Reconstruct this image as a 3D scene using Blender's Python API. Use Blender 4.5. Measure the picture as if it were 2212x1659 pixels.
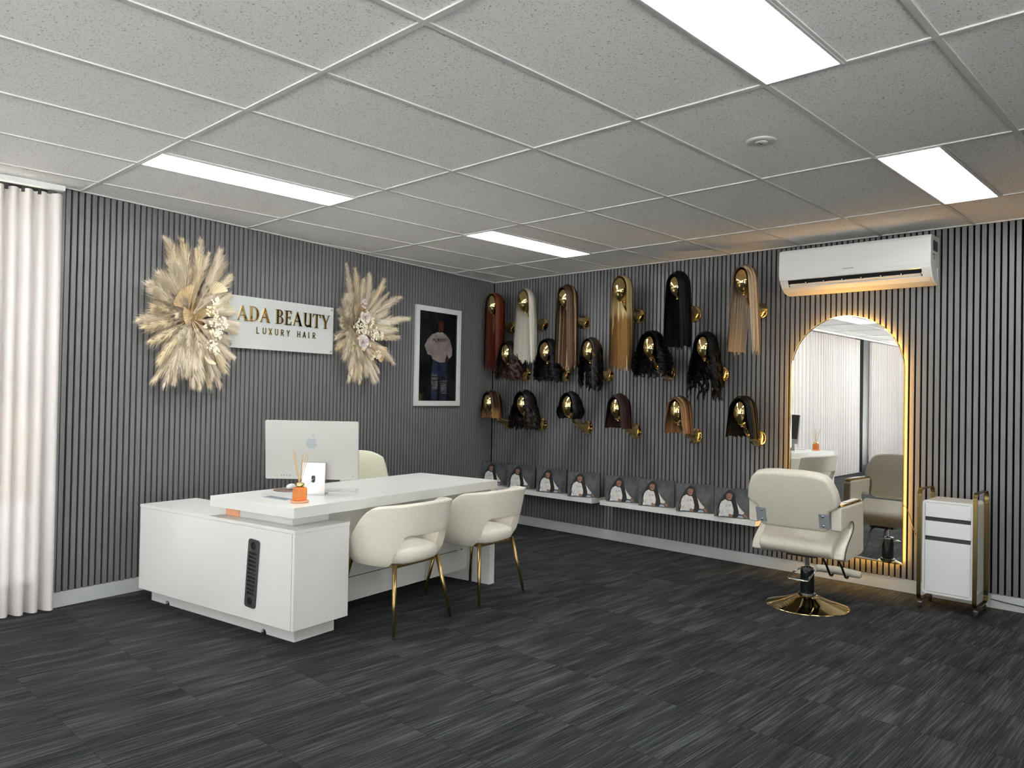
import bpy, bmesh, math, random
from math import sin, cos, pi, radians, sqrt
from mathutils import Vector, Matrix

for o in list(bpy.data.objects):
    bpy.data.objects.remove(o, do_unlink=True)
SC = bpy.context.scene
COL = SC.collection
random.seed(7)

# ------------------------------------------------------------------ camera
CAM_R = Vector((0.69066, -0.722928, 0.01909))
CAM_U = Vector((-0.022958, 0.004467, 0.999726))
CAM_F = Vector((0.722815, 0.690909, 0.013512))
CAM_P = Vector((-5.19939, -4.956907, 1.354181))
cd = bpy.data.cameras.new('camera')
cd.sensor_width = 36.0
cd.sensor_fit = 'HORIZONTAL'
cd.lens = 1668.7 / 2212.0 * 36.0
cd.clip_start = 0.05
cam = bpy.data.objects.new('camera', cd)
COL.objects.link(cam)
m = Matrix.Identity(4)
for i in range(3):
    m[i][0] = CAM_R[i]; m[i][1] = CAM_U[i]; m[i][2] = -CAM_F[i]; m[i][3] = CAM_P[i]
cam.matrix_world = m
SC.camera = cam

# ------------------------------------------------------------------ room constants
H = 2.563                    # ceiling height
XR = 0.732                   # face of the slatted wall on the right (plane x = XR)
ANG = math.atan(0.159871)    # the left slatted wall is turned by 9 degrees
CO = Vector((0.732, 1.0036, 0.0))   # room corner
UX = Vector((cos(ANG), sin(ANG), 0))
VY = Vector((-sin(ANG), cos(ANG), 0))
WALL_L = 4.50                # length of the left slatted wall
YW = 0.46                    # window plane
XB, YB = -12.4, -8.4         # far walls of the room


def WL(lx, ly, z=0.0):
    """left-wall frame (x along the wall, y into the wall) to world"""
    return CO + UX * lx + VY * ly + Vector((0, 0, z))


# ------------------------------------------------------------------ world, daylight, exposure
PANEL_E = 15.5
SKY_E = 1.6
SUN_E = 67.0
LED_E = 40.0
w = bpy.data.worlds.new('world')
SC.world = w
w.use_nodes = True
nt = w.node_tree
bg = nt.nodes['Background']
sky = nt.nodes.new('ShaderNodeTexSky')
sky.sky_type = 'NISHITA'
sky.sun_disc = False
sky.sun_elevation = radians(48)
sky.sun_rotation = radians(200)
sky.air_density = 1.0
sky.dust_density = 4.0
sky.ozone_density = 0.6
mixs = nt.nodes.new('ShaderNodeMix')          # a bright hazy overcast over the clear-sky model
mixs.data_type = 'RGBA'
mixs.inputs[0].default_value = 0.88
mixs.inputs[7].default_value = (0.97, 0.99, 1.0, 1)
nt.links.new(sky.outputs[0], mixs.inputs[6])
nt.links.new(mixs.outputs[2], bg.inputs[0])
bg.inputs[1].default_value = SKY_E
for px, py, rz, sx in ((-5.0, YW + 0.10, 0, 2.5), (-7.6, YW + 0.10, 0, 2.5), (-10.65, YW + 0.10, 0, 3.2),
                       (XB - 0.10, -1.3, pi / 2, 2.8), (XB - 0.10, -4.1, pi / 2, 2.8), (XB - 0.10, -6.9, pi / 2, 2.8),
                       (-9.35, YB - 0.10, pi, 3.0), (-6.05, YB - 0.10, pi, 3.0)):   # portals in the window openings
    ld = bpy.data.lights.new('window_portal', 'AREA')
    ld.shape = 'RECTANGLE'; ld.size = sx; ld.size_y = 2.45
    ld.cycles.is_portal = True
    lo = bpy.data.objects.new('window_portal', ld)
    COL.objects.link(lo)
    lo.location = (px, py, 1.28)
    lo.rotation_euler = (radians(-90), 0, rz)
sd_ = bpy.data.lights.new('sun', 'SUN')       # high sun from behind the building: lights the paving outside, not the room
sd_.energy = SUN_E
sd_.angle = radians(2)
sd_.color = (1.0, 0.985, 0.97)
so_ = bpy.data.objects.new('sun', sd_)
COL.objects.link(so_)
so_.rotation_euler = Vector((0.80, 0.0, 1.0)).to_track_quat('Z', 'Y').to_euler()
vs = SC.view_settings
vs.view_transform = 'Standard'
vs.look = 'None'
vs.gamma = 1.0
vs.exposure = 0.62
vs.use_curve_mapping = False
SC.cycles.use_denoising = True
SC.cycles.max_bounces = 8
SC.cycles.diffuse_bounces = 5
SC.cycles.glossy_bounces = 4
SC.cycles.transmission_bounces = 4
SC.cycles.transparent_max_bounces = 8
SC.cycles.use_adaptive_sampling = True
SC.cycles.adaptive_threshold = 0.04
SC.cycles.sample_clamp_indirect = 30.0
SC.cycles.caustics_reflective = False
SC.cycles.caustics_refractive = False


# ------------------------------------------------------------------ materials
def mat(name, col, rough=0.5, metal=0.0, spec=0.5, emit=None, estr=0.0, coat=0.0, sheen=0.0):
    mt = bpy.data.materials.new(name)
    mt.use_nodes = True
    b = mt.node_tree.nodes['Principled BSDF']
    b.inputs['Base Color'].default_value = (*col, 1)
    b.inputs['Roughness'].default_value = rough
    b.inputs['Metallic'].default_value = metal
    b.inputs['Specular IOR Level'].default_value = spec
    if coat:
        b.inputs['Coat Weight'].default_value = coat
        b.inputs['Coat Roughness'].default_value = 0.05
    if sheen:
        b.inputs['Sheen Weight'].default_value = sheen
        b.inputs['Sheen Roughness'].default_value = 0.6
    if emit:
        b.inputs['Emission Color'].default_value = (*emit, 1)
        b.inputs['Emission Strength'].default_value = estr
    return mt


def N(mt, t, **kw):
    n = mt.node_tree.nodes.new(t)
    for k, v in kw.items():
        setattr(n, k, v)
    return n


def L(mt, a, b):
    mt.node_tree.links.new(a, b)


def pbsdf(mt):
    return mt.node_tree.nodes['Principled BSDF']


def ramp(mt, stops, interp='LINEAR'):
    r = N(mt, 'ShaderNodeValToRGB')
    cr = r.color_ramp
    cr.interpolation = interp
    while len(cr.elements) < len(stops):
        cr.elements.new(0.5)
    for e, (p, c) in zip(cr.elements, stops):
        e.position = p
        e.color = (*c, 1)
    return r


def noise_mat(name, c0, c1, scale, stretch=(1, 1, 1), rough=0.5, bump=0.0, detail=3.0, lo=0.35, hi=0.65, **kw):
    mt = mat(name, c0, rough, **kw)
    tc = N(mt, 'ShaderNodeTexCoord'); mp = N(mt, 'ShaderNodeMapping')
    mp.inputs['Scale'].default_value = stretch
    nz = N(mt, 'ShaderNodeTexNoise')
    nz.inputs['Scale'].default_value = scale
    nz.inputs['Detail'].default_value = detail
    r = ramp(mt, [(lo, c0), (hi, c1)])
    L(mt, tc.outputs['Object'], mp.inputs[0]); L(mt, mp.outputs[0], nz.inputs[0])
    L(mt, nz.outputs[0], r.inputs[0]); L(mt, r.outputs[0], pbsdf(mt).inputs['Base Color'])
    if bump:
        bp = N(mt, 'ShaderNodeBump')
        bp.inputs['Strength'].default_value = bump
        bp.inputs['Distance'].default_value = 0.004
        L(mt, nz.outputs[0], bp.inputs['Height']); L(mt, bp.outputs[0], pbsdf(mt).inputs['Normal'])
    return mt


M = {}
M['slat'] = noise_mat('grey_laminate', (0.160, 0.161, 0.168), (0.178, 0.179, 0.185), 9.0, (14, 14, 0.35), rough=0.42)
M['felt'] = mat('black_felt', (0.003, 0.003, 0.0045), 1.0, spec=0.0)
M['wall'] = noise_mat('painted_wall', (0.60, 0.60, 0.585), (0.64, 0.64, 0.625), 3.0, rough=0.7)
M['skirt'] = noise_mat('painted_skirting', (0.50, 0.52, 0.52), (0.56, 0.575, 0.57), 2.0, (1, 1, 4), rough=0.45)
M['white'] = noise_mat('white_laminate', (0.73, 0.735, 0.715), (0.76, 0.762, 0.742), 1.5, rough=0.30)
M['white_gloss'] = mat('white_gloss', (0.80, 0.81, 0.81), 0.12, coat=0.4)
M['sign_w'] = mat('white_acrylic_board', (0.60, 0.62, 0.615), 0.15)
M['plastic'] = mat('white_plastic', (0.70, 0.70, 0.69), 0.35)
M['acw'] = mat('white_glossy_plastic', (0.80, 0.81, 0.82), 0.10, coat=0.5)
M['black'] = mat('black_plastic', (0.012, 0.012, 0.013), 0.45)
M['grille'] = mat('dark_grey_grille', (0.048, 0.05, 0.055), 0.45)
M['dark'] = mat('dark_grey_plastic', (0.035, 0.036, 0.04), 0.5)
M['rubber'] = mat('black_rubber', (0.015, 0.015, 0.015), 0.7)
M['gold'] = mat('polished_gold', (0.80, 0.60, 0.26), 0.05, metal=1.0)
M['gold_b'] = noise_mat('brushed_gold', (0.40, 0.28, 0.115), (0.50, 0.36, 0.16), 30, (1, 1, 0.1), rough=0.30, metal=1.0)
M['gold_d'] = mat('aged_gold_frame', (0.20, 0.145, 0.055), 0.26, metal=1.0)
M['gold_sign'] = mat('gold_mirror_acrylic', (0.72, 0.52, 0.22), 0.04, metal=1.0)
M['chrome'] = mat('chrome', (0.80, 0.80, 0.82), 0.06, metal=1.0)
M['chrome_d'] = mat('dark_chrome', (0.16, 0.165, 0.175), 0.13, metal=1.0)
M['steel'] = mat('zinc_plate', (0.34, 0.38, 0.42), 0.35, metal=0.3)
M['alu'] = mat('silver_aluminium', (0.44, 0.44, 0.415), 0.36, metal=0.35)
M['alu_s'] = mat('pale_aluminium_stand', (0.60, 0.61, 0.62), 0.3, metal=0.3)
M['logo'] = mat('grey_logo', (0.40, 0.43, 0.455), 0.2, metal=0.1)
M['mirror'] = mat('mirror_silver', (0.93, 0.94, 0.93), 0.0, metal=1.0)
M['led'] = mat('warm_led', (1, 0.75, 0.4), 0.5, emit=(1.0, 0.52, 0.10), estr=LED_E)
M['panel'] = mat('panel_diffuser', (0.9, 0.9, 0.9), 0.5, emit=(0.97, 1.0, 0.98), estr=PANEL_E)
M['tbar'] = mat('painted_grid', (0.66, 0.655, 0.64), 0.5)  # grid white darkened: the shade on the bars is put into the colour
M['leather'] = noise_mat('cream_leather', (0.64, 0.60, 0.51), (0.68, 0.64, 0.55), 60, rough=0.42, bump=0.05)
M['leather2'] = noise_mat('pale_cream_leather', (0.66, 0.655, 0.52), (0.70, 0.69, 0.56), 60, rough=0.40, bump=0.05)
M['boucle'] = noise_mat('cream_boucle', (0.60, 0.55, 0.465), (0.79, 0.74, 0.645), 300, rough=0.95, bump=0.7, detail=2, lo=0.3, hi=0.62, sheen=0.25)
M['acrylic'] = mat('orange_acrylic', (0.85, 0.42, 0.24), 0.15)
M['reed'] = mat('rattan_reed', (0.62, 0.43, 0.24), 0.7)
M['concrete'] = noise_mat('outdoor_paving', (0.62, 0.61, 0.60), (0.70, 0.69, 0.68), 2, rough=0.9)
M['bush'] = noise_mat('dry_hedge', (0.34, 0.25, 0.08), (0.22, 0.24, 0.10), 6, rough=0.9)
M['mullion'] = mat('dark_window_frame', (0.022, 0.025, 0.029), 0.4)


def make_amber():
    mt = mat('amber_glass', (0.95, 0.45, 0.16), 0.06)
    b = pbsdf(mt)
    tr = N(mt, 'ShaderNodeBsdfTransparent'); tr.inputs[0].default_value = (1.0, 0.55, 0.25, 1)
    mx = N(mt, 'ShaderNodeMixShader'); mx.inputs[0].default_value = 0.66
    L(mt, b.outputs[0], mx.inputs[1]); L(mt, tr.outputs[0], mx.inputs[2])
    L(mt, mx.outputs[0], mt.node_tree.nodes['Material Output'].inputs[0])
    return mt


def make_glass():
    mt = mat('window_glass', (1, 1, 1), 0.02)
    nt = mt.node_tree
    tr = N(mt, 'ShaderNodeBsdfTransparent'); tr.inputs[0].default_value = (0.93, 0.95, 0.95, 1)
    gl = N(mt, 'ShaderNodeBsdfGlossy'); gl.inputs['Roughness'].default_value = 0.02
    fr = N(mt, 'ShaderNodeFresnel'); fr.inputs[0].default_value = 1.45
    mx = N(mt, 'ShaderNodeMixShader')
    L(mt, fr.outputs[0], mx.inputs[0]); L(mt, tr.outputs[0], mx.inputs[1]); L(mt, gl.outputs[0], mx.inputs[2])
    L(mt, mx.outputs[0], nt.nodes['Material Output'].inputs[0])
    return mt


def make_curtain(name, alpha):
    mt = mat(name, (0.80, 0.765, 0.74), 0.9)
    nt = mt.node_tree
    df = N(mt, 'ShaderNodeBsdfDiffuse'); df.inputs[0].default_value = (0.66, 0.62, 0.615, 1)
    tl = N(mt, 'ShaderNodeBsdfTranslucent'); tl.inputs[0].default_value = (0.60, 0.565, 0.56, 1)
    tr = N(mt, 'ShaderNodeBsdfTransparent')
    m1 = N(mt, 'ShaderNodeMixShader'); m1.inputs[0].default_value = 0.085
    L(mt, df.outputs[0], m1.inputs[1]); L(mt, tl.outputs[0], m1.inputs[2])
    # woven slubs let a little more or less light through
    tc = N(mt, 'ShaderNodeTexCoord'); mp = N(mt, 'ShaderNodeMapping'); mp.inputs['Scale'].default_value = (60, 60, 14)
    nz = N(mt, 'ShaderNodeTexNoise'); nz.inputs['Scale'].default_value = 1.0; nz.inputs['Detail'].default_value = 4
    mr = N(mt, 'ShaderNodeMapRange')
    mr.inputs['From Min'].default_value = 0.3; mr.inputs['From Max'].default_value = 0.7
    mr.inputs['To Min'].default_value = alpha * 0.6; mr.inputs['To Max'].default_value = alpha * 1.4
    L(mt, tc.outputs['Object'], mp.inputs[0]); L(mt, mp.outputs[0], nz.inputs[0]); L(mt, nz.outputs[0], mr.inputs[0])
    m2 = N(mt, 'ShaderNodeMixShader')
    L(mt, mr.outputs[0], m2.inputs[0]); L(mt, m1.outputs[0], m2.inputs[1]); L(mt, tr.outputs[0], m2.inputs[2])
    L(mt, m2.outputs[0], nt.nodes['Material Output'].inputs[0])
    return mt


def make_tile():
    mt = mat('fissured_ceiling_tile', (0.50, 0.495, 0.475), 0.85, spec=0.2)
    tc = N(mt, 'ShaderNodeTexCoord')
    oi = N(mt, 'ShaderNodeObjectInfo')
    ad = N(mt, 'ShaderNodeVectorMath', operation='ADD')
    L(mt, tc.outputs['Object'], ad.inputs[0]); L(mt, oi.outputs['Location'], ad.inputs[1])
    # short worm-like fissures
    nd = N(mt, 'ShaderNodeTexNoise'); nd.inputs['Scale'].default_value = 40; nd.inputs['Detail'].default_value = 1
    mixv = N(mt, 'ShaderNodeMix', data_type='RGBA'); mixv.inputs[0].default_value = 0.02
    L(mt, ad.outputs[0], nd.inputs[0]); L(mt, ad.outputs[0], mixv.inputs[6]); L(mt, nd.outputs['Color'], mixv.inputs[7])
    vo = N(mt, 'ShaderNodeTexNoise'); vo.inputs['Scale'].default_value = 165; vo.inputs['Detail'].default_value = 0.5
    vo.inputs['Distortion'].default_value = 1.2
    L(mt, mixv.outputs[2], vo.inputs[0])
    r = ramp(mt, [(0.665, (0.93, 0.92, 0.905)), (0.70, (0.40, 0.39, 0.37))])
    L(mt, vo.outputs[0], r.inputs[0])
    L(mt, r.outputs[0], pbsdf(mt).inputs['Base Color'])
    bp = N(mt, 'ShaderNodeBump'); bp.inputs['Strength'].default_value = 0.25; bp.inputs['Distance'].default_value = 0.002
    bp.invert = True
    L(mt, vo.outputs[0], bp.inputs['Height']); L(mt, bp.outputs[0], pbsdf(mt).inputs['Normal'])
    return mt


def make_carpet():
    mt = mat('streaked_carpet', (0.03, 0.03, 0.03), 0.95, spec=0.15)
    tc = N(mt, 'ShaderNodeTexCoord'); oi = N(mt, 'ShaderNodeObjectInfo')
    cm = N(mt, 'ShaderNodeVectorMath', operation='SCALE'); cm.inputs[3].default_value = 37.0
    cx = N(mt, 'ShaderNodeCombineXYZ')
    L(mt, oi.outputs['Random'], cx.inputs[2])
    L(mt, cx.outputs[0], cm.inputs[0])
    mp = N(mt, 'ShaderNodeMapping'); mp.inputs['Scale'].default_value = (3.6, 170.0, 1.0)
    L(mt, tc.outputs['Object'], mp.inputs[0])
    ad = N(mt, 'ShaderNodeVectorMath', operation='ADD')
    L(mt, mp.outputs[0], ad.inputs[0]); L(mt, cm.outputs[0], ad.inputs[1])
    n1 = N(mt, 'ShaderNodeTexNoise'); n1.inputs['Scale'].default_value = 1.0; n1.inputs['Detail'].default_value = 2.5
    n1.inputs['Roughness'].default_value = 0.6
    L(mt, ad.outputs[0], n1.inputs[0])
    mp2 = N(mt, 'ShaderNodeMapping'); mp2.inputs['Scale'].default_value = (2.2, 14.0, 1.0)
    L(mt, tc.outputs['Object'], mp2.inputs[0])
    ad2 = N(mt, 'ShaderNodeVectorMath', operation='ADD')
    L(mt, mp2.outputs[0], ad2.inputs[0]); L(mt, cm.outputs[0], ad2.inputs[1])
    n2 = N(mt, 'ShaderNodeTexNoise'); n2.inputs['Scale'].default_value = 1.0; n2.inputs['Detail'].default_value = 2
    L(mt, ad2.outputs[0], n2.inputs[0])
    mx = N(mt, 'ShaderNodeMix', data_type='FLOAT'); mx.inputs[0].default_value = 0.36
    L(mt, n1.outputs[0], mx.inputs[2]); L(mt, n2.outputs[0], mx.inputs[3])
    r = ramp(mt, [(0.36, (0.0125, 0.0140, 0.0147)), (0.50, (0.030, 0.0325, 0.0335)), (0.64, (0.080, 0.084, 0.085))])
    L(mt, mx.outputs[0], r.inputs[0])
    # pile grain
    n3 = N(mt, 'ShaderNodeTexNoise'); n3.inputs['Scale'].default_value = 420; n3.inputs['Detail'].default_value = 1
    L(mt, tc.outputs['Object'], n3.inputs[0])
    mr = N(mt, 'ShaderNodeMapRange'); mr.inputs['From Min'].default_value = 0.3; mr.inputs['From Max'].default_value = 0.7
    mr.inputs['To Min'].default_value = 0.62; mr.inputs['To Max'].default_value = 1.35
    L(mt, n3.outputs[0], mr.inputs[0])
    mr2 = N(mt, 'ShaderNodeMapRange'); mr2.inputs['To Min'].default_value = 0.90; mr2.inputs['To Max'].default_value = 1.11
    L(mt, oi.outputs['Random'], mr2.inputs[0])
    mm = N(mt, 'ShaderNodeMath', operation='MULTIPLY'); L(mt, mr.outputs[0], mm.inputs[0]); L(mt, mr2.outputs[0], mm.inputs[1])
    vm = N(mt, 'ShaderNodeVectorMath', operation='SCALE')
    L(mt, r.outputs[0], vm.inputs[0]); L(mt, mm.outputs[0], vm.inputs[3])
    L(mt, vm.outputs[0], pbsdf(mt).inputs['Base Color'])
    bp = N(mt, 'ShaderNodeBump'); bp.inputs['Strength'].default_value = 0.5; bp.inputs['Distance'].default_value = 0.003
    L(mt, n1.outputs[0], bp.inputs['Height']); L(mt, bp.outputs[0], pbsdf(mt).inputs['Normal'])
    return mt


def make_hair(name, stops, streak=None, amount=0.0, rough=0.42):
    """colour along the strand (uv.y), some strands mixed to the streak colour (uv.x)"""
    mt = mat(name, stops[0][1], rough, spec=0.22)
    uv = N(mt, 'ShaderNodeUVMap'); uv.uv_map = 'UVMap'
    sx = N(mt, 'ShaderNodeSeparateXYZ'); L(mt, uv.outputs[0], sx.inputs[0])
    r = ramp(mt, stops); L(mt, sx.outputs[1], r.inputs[0])
    out = r.outputs[0]
    if streak:
        gt = N(mt, 'ShaderNodeMath', operation='LESS_THAN'); gt.inputs[1].default_value = amount
        L(mt, sx.outputs[0], gt.inputs[0])
        mx = N(mt, 'ShaderNodeMix', data_type='RGBA'); mx.inputs[7].default_value = (*streak, 1)
        L(mt, gt.outputs[0], mx.inputs[0]); L(mt, out, mx.inputs[6]); out = mx.outputs[2]
    mpn = N(mt, 'ShaderNodeMapping'); mpn.inputs['Scale'].default_value = (95.0, 0.9, 1.0)
    nzn = N(mt, 'ShaderNodeTexNoise'); nzn.inputs['Scale'].default_value = 1.0; nzn.inputs['Detail'].default_value = 3.0
    L(mt, uv.outputs[0], mpn.inputs[0]); L(mt, mpn.outputs[0], nzn.inputs[0])
    mr = N(mt, 'ShaderNodeMapRange'); mr.inputs['From Min'].default_value = 0.28; mr.inputs['From Max'].default_value = 0.72
    mr.inputs['To Min'].default_value = 0.35; mr.inputs['To Max'].default_value = 1.55
    L(mt, nzn.outputs[0], mr.inputs[0])
    vm = N(mt, 'ShaderNodeVectorMath', operation='SCALE')
    L(mt, out, vm.inputs[0]); L(mt, mr.outputs[0], vm.inputs[3]); L(mt, vm.outputs[0], pbsdf(mt).inputs['Base Color'])
    bp = N(mt, 'ShaderNodeBump'); bp.inputs['Strength'].default_value = 0.9; bp.inputs['Distance'].default_value = 0.004
    L(mt, nzn.outputs[0], bp.inputs['Height']); L(mt, bp.outputs[0], pbsdf(mt).inputs['Normal'])
    return mt


M['amber'] = make_amber()
M['glass'] = make_glass()
M['curtain'] = make_curtain('sheer_curtain', 0.010)
M['hem'] = make_curtain('curtain_hem', 0.005)
M['tile'] = make_tile()
M['carpet'] = make_carpet()


# ------------------------------------------------------------------ mesh helpers
class MB:
    def __init__(s):
        s.v = []; s.f = []; s.mi = []; s.uv = None

    def add(s, vs, fs, mi=0):
        n = len(s.v)
        s.v += [tuple(p) for p in vs]
        s.f += [tuple(i + n for i in f) for f in fs]
        s.mi += [mi] * len(fs)
        return s

    def box(s, x0, x1, y0, y1, z0, z1, mi=0):
        return s.add([(x0, y0, z0), (x1, y0, z0), (x1, y1, z0), (x0, y1, z0), (x0, y0, z1), (x1, y0, z1), (x1, y1, z1), (x0, y1, z1)],
                     [(0, 3, 2, 1), (4, 5, 6, 7), (0, 1, 5, 4), (1, 2, 6, 5), (2, 3, 7, 6), (3, 0, 4, 7)], mi)

    def prism(s, pts, depth, axes='xz', off=0.0, mi=0):
        """2-D outline extruded along the third axis from off to off+depth"""
        def pt(a, b, d):
            if axes == 'xz': return (a, d, b)
            if axes == 'yz': return (d, a, b)
            return (a, b, d)
        n = len(pts)
        vs = [pt(a, b, off) for a, b in pts] + [pt(a, b, off + depth) for a, b in pts]
        fs = [tuple(range(n))[::-1], tuple(range(n, 2 * n))]
        fs += [(i, (i + 1) % n, n + (i + 1) % n, n + i) for i in range(n)]
        return s.add(vs, fs, mi)

    def lathe(s, prof, seg=32, c=(0, 0, 0), mi=0):
        """profile (r, z) turned about the z axis"""
        vs = []
        for r, z in prof:
            for k in range(seg):
                a = 2 * pi * k / seg
                vs.append((c[0] + r * cos(a), c[1] + r * sin(a), c[2] + z))
        fs = []
        for i in range(len(prof) - 1):
            for k in range(seg):
                k2 = (k + 1) % seg
                fs.append((i * seg + k, i * seg + k2, (i + 1) * seg + k2, (i + 1) * seg + k))
        if prof[0][0] > 1e-6: fs.append(tuple(range(seg))[::-1])
        if prof[-1][0] > 1e-6: fs.append(tuple(range((len(prof) - 1) * seg, len(prof) * seg)))
        return s.add(vs, fs, mi)

    def tube(s, path, rad, seg=10, mi=0, closed=False, cap=True):
        P = [Vector(p) for p in path]
        n = len(P)
        R = rad if isinstance(rad, (list, tuple)) else [rad] * n
        T = []
        for i in range(n):
            a = P[(i - 1) % n] if (closed or i > 0) else P[i]
            b = P[(i + 1) % n] if (closed or i < n - 1) else P[i]
            T.append((b - a).normalized())
        up = Vector((0, 0, 1)) if abs(T[0].z) < 0.9 else Vector((1, 0, 0))
        nx = T[0].cross(up).normalized()
        vs = []
        for i in range(n):
            nx = (nx - T[i] * nx.dot(T[i])).normalized()
            ny = T[i].cross(nx)
            for k in range(seg):
                a = 2 * pi * k / seg
                vs.append(P[i] + (nx * cos(a) + ny * sin(a)) * R[i])
        fs = []
        for i in range(n if closed else n - 1):
            j = (i + 1) % n
            for k in range(seg):
                k2 = (k + 1) % seg
                fs.append((i * seg + k, i * seg + k2, j * seg + k2, j * seg + k))
        if cap and not closed:
            fs.append(tuple(range(seg))[::-1]); fs.append(tuple(range((n - 1) * seg, n * seg)))
        return s.add(vs, fs, mi)

    def grid(s, rows, mi=0, closed=False):
        n, k = len(rows), len(rows[0])
        vs = [p for r in rows for p in r]
        fs = []
        for i in range(n - 1):
            for j in range(k if closed else k - 1):
                j2 = (j + 1) % k
                fs.append((i * k + j, i * k + j2, (i + 1) * k + j2, (i + 1) * k + j))
        return s.add(vs, fs, mi)

    def sphere(s, c, r, seg=12, rings=8, sc=(1, 1, 1), mi=0):
        rows = []
        for i in range(rings + 1):
            t = pi * i / rings
            rows.append([(c[0] + r * sc[0] * sin(t) * cos(2 * pi * k / seg), c[1] + r * sc[1] * sin(t) * sin(2 * pi * k / seg), c[2] + r * sc[2] * cos(t)) for k in range(seg)])
        return s.grid(rows, mi, closed=True)

    def mesh(s, name, mats, smooth=False):
        me = bpy.data.meshes.new(name)
        me.from_pydata(s.v, [], s.f)
        if not isinstance(mats, (list, tuple)): mats = [mats]
        for q in mats:
            me.materials.append(M[q] if isinstance(q, str) else q)
        if any(s.mi):
            me.polygons.foreach_set('material_index', s.mi)
        if smooth:
            me.polygons.foreach_set('use_smooth', [True] * len(me.polygons))
        me.validate()
        me.update()
        return me

    def obj(s, name, mats, parent=None, smooth=False, bevel=0.0, seg=2, sub=0, solid=0.0, loc=None, rot=None, ang=35):
        me = s.mesh(name, mats, smooth)
        return link(name, me, parent, bevel, seg, sub, solid, loc, rot, ang)


def link(name, data, parent=None, bevel=0.0, seg=2, sub=0, solid=0.0, loc=None, rot=None, ang=35):
    o = bpy.data.objects.new(name, data)
    COL.objects.link(o)
    if parent: o.parent = parent
    if loc is not None: o.location = loc
    if rot is not None: o.rotation_euler = rot
    if solid:
        md = o.modifiers.new('solid', 'SOLIDIFY'); md.thickness = solid; md.offset = 0
    if bevel:
        md = o.modifiers.new('bevel', 'BEVEL'); md.width = bevel; md.segments = seg
        md.limit_method = 'ANGLE'; md.angle_limit = radians(ang)
        md.harden_normals = False
    if sub:
        md = o.modifiers.new('sub', 'SUBSURF'); md.levels = sub; md.render_levels = sub
    return o


def thing(name, label, cat, loc=(0, 0, 0), rotz=0.0, group=None):
    o = bpy.data.objects.new(name, None)
    COL.objects.link(o)
    o.empty_display_size = 0.1
    o.location = loc
    o.rotation_euler = (0, 0, rotz)
    tag(o, label, cat, group)
    return o


def tag(o, label, cat, group=None):
    o['label'] = label; o['category'] = cat
    if group: o['group'] = group
    return o


def struct(o, label=None):
    o['kind'] = 'structure'
    if label: o['label'] = label
    return o


def copy_tree(o, parent=None):
    c = o.copy()
    COL.objects.link(c)
    c.parent = parent
    for ch in [x for x in bpy.data.objects if x.parent == o]:
        copy_tree(ch, c)
    return c


def clip(poly, a, b, c):
    """keep the part of a 2-D polygon with a*x + b*y <= c"""
    out = []
    for i in range(len(poly)):
        p, q = poly[i], poly[(i + 1) % len(poly)]
        dp = a * p[0] + b * p[1] - c; dq = a * q[0] + b * q[1] - c
        if dp <= 0: out.append(p)
        if dp * dq < 0:
            t = dp / (dp - dq)
            out.append((p[0] + (q[0] - p[0]) * t, p[1] + (q[1] - p[1]) * t))
    return out


def rrect(x0, x1, y0, y1, r, n=5):
    pts = []
    for cx, cy, a0 in ((x1 - r, y0 + r, -90), (x1 - r, y1 - r, 0), (x0 + r, y1 - r, 90), (x0 + r, y0 + r, 180)):
        for i in range(n + 1):
            a = radians(a0 + 90 * i / n)
            pts.append((cx + r * cos(a), cy + r * sin(a)))
    return pts


def curve_plate(name, loops, thick, material, parent=None, loc=None, rot=None):
    """flat plate with holes from 2-D loops (first outer, then holes), converted to a mesh"""
    cu = bpy.data.curves.new(name, 'CURVE')
    cu.dimensions = '2D'; cu.fill_mode = 'BOTH'; cu.extrude = thick / 2
    for lp in loops:
        sp = cu.splines.new('POLY'); sp.points.add(len(lp) - 1); sp.use_cyclic_u = True
        for p, q in zip(sp.points, lp): p.co = (q[0], q[1], 0, 1)
    t = bpy.data.objects.new('tmp', cu); COL.objects.link(t)
    me = bpy.data.meshes.new_from_object(t.evaluated_get(bpy.context.evaluated_depsgraph_get()))
    bpy.data.objects.remove(t); me.name = name
    me.materials.clear(); me.materials.append(M[material])
    return link(name, me, parent, loc=loc, rot=rot)

# ================================================================== THE SETTING
# ---- floor of carpet tiles
fl = MB().box(XB, XR + 0.014, YB, 1.1, -0.10, -0.007).obj('floor', 'carpet')
struct(fl, 'dark grey carpet tile floor with pale streaks')
P0 = 0.49
tile_mesh = MB().box(-0.2444, 0.2444, -0.2444, 0.2444, -0.007, 0.0).mesh('carpet_tile', 'carpet')
NX0 = -2.21
for i in range(-9, 6):
    for j in range(-13, 3):
        x0 = NX0 + P0 * i; y0 = P0 * j
        cx, cy = x0 + P0 / 2, y0 + P0 / 2
        # leave out tiles behind the camera's back
        if (Vector((cx, cy, 0)) - CAM_P).dot(CAM_F) < 0.55: continue
        poly = [(cx - .2444, cy - .2444), (cx + .2444, cy - .2444), (cx + .2444, cy + .2444), (cx - .2444, cy + .2444)]
        p2 = clip(poly, 1, 0, XR)
        p2 = clip(p2, -0.159871, 1, 0.8866) if cx > -3.72 else clip(p2, 0, 1, YW - 0.05)
        if len(p2) < 3: continue
        if p2 == poly:
            link('carpet_tile', tile_mesh, fl, loc=(cx, cy, 0))
        else:
            MB().prism([(a - cx, b - cy) for a, b in p2], 0.007, 'xy', -0.007).obj('carpet_tile', 'carpet', fl, loc=(cx, cy, 0))

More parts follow.
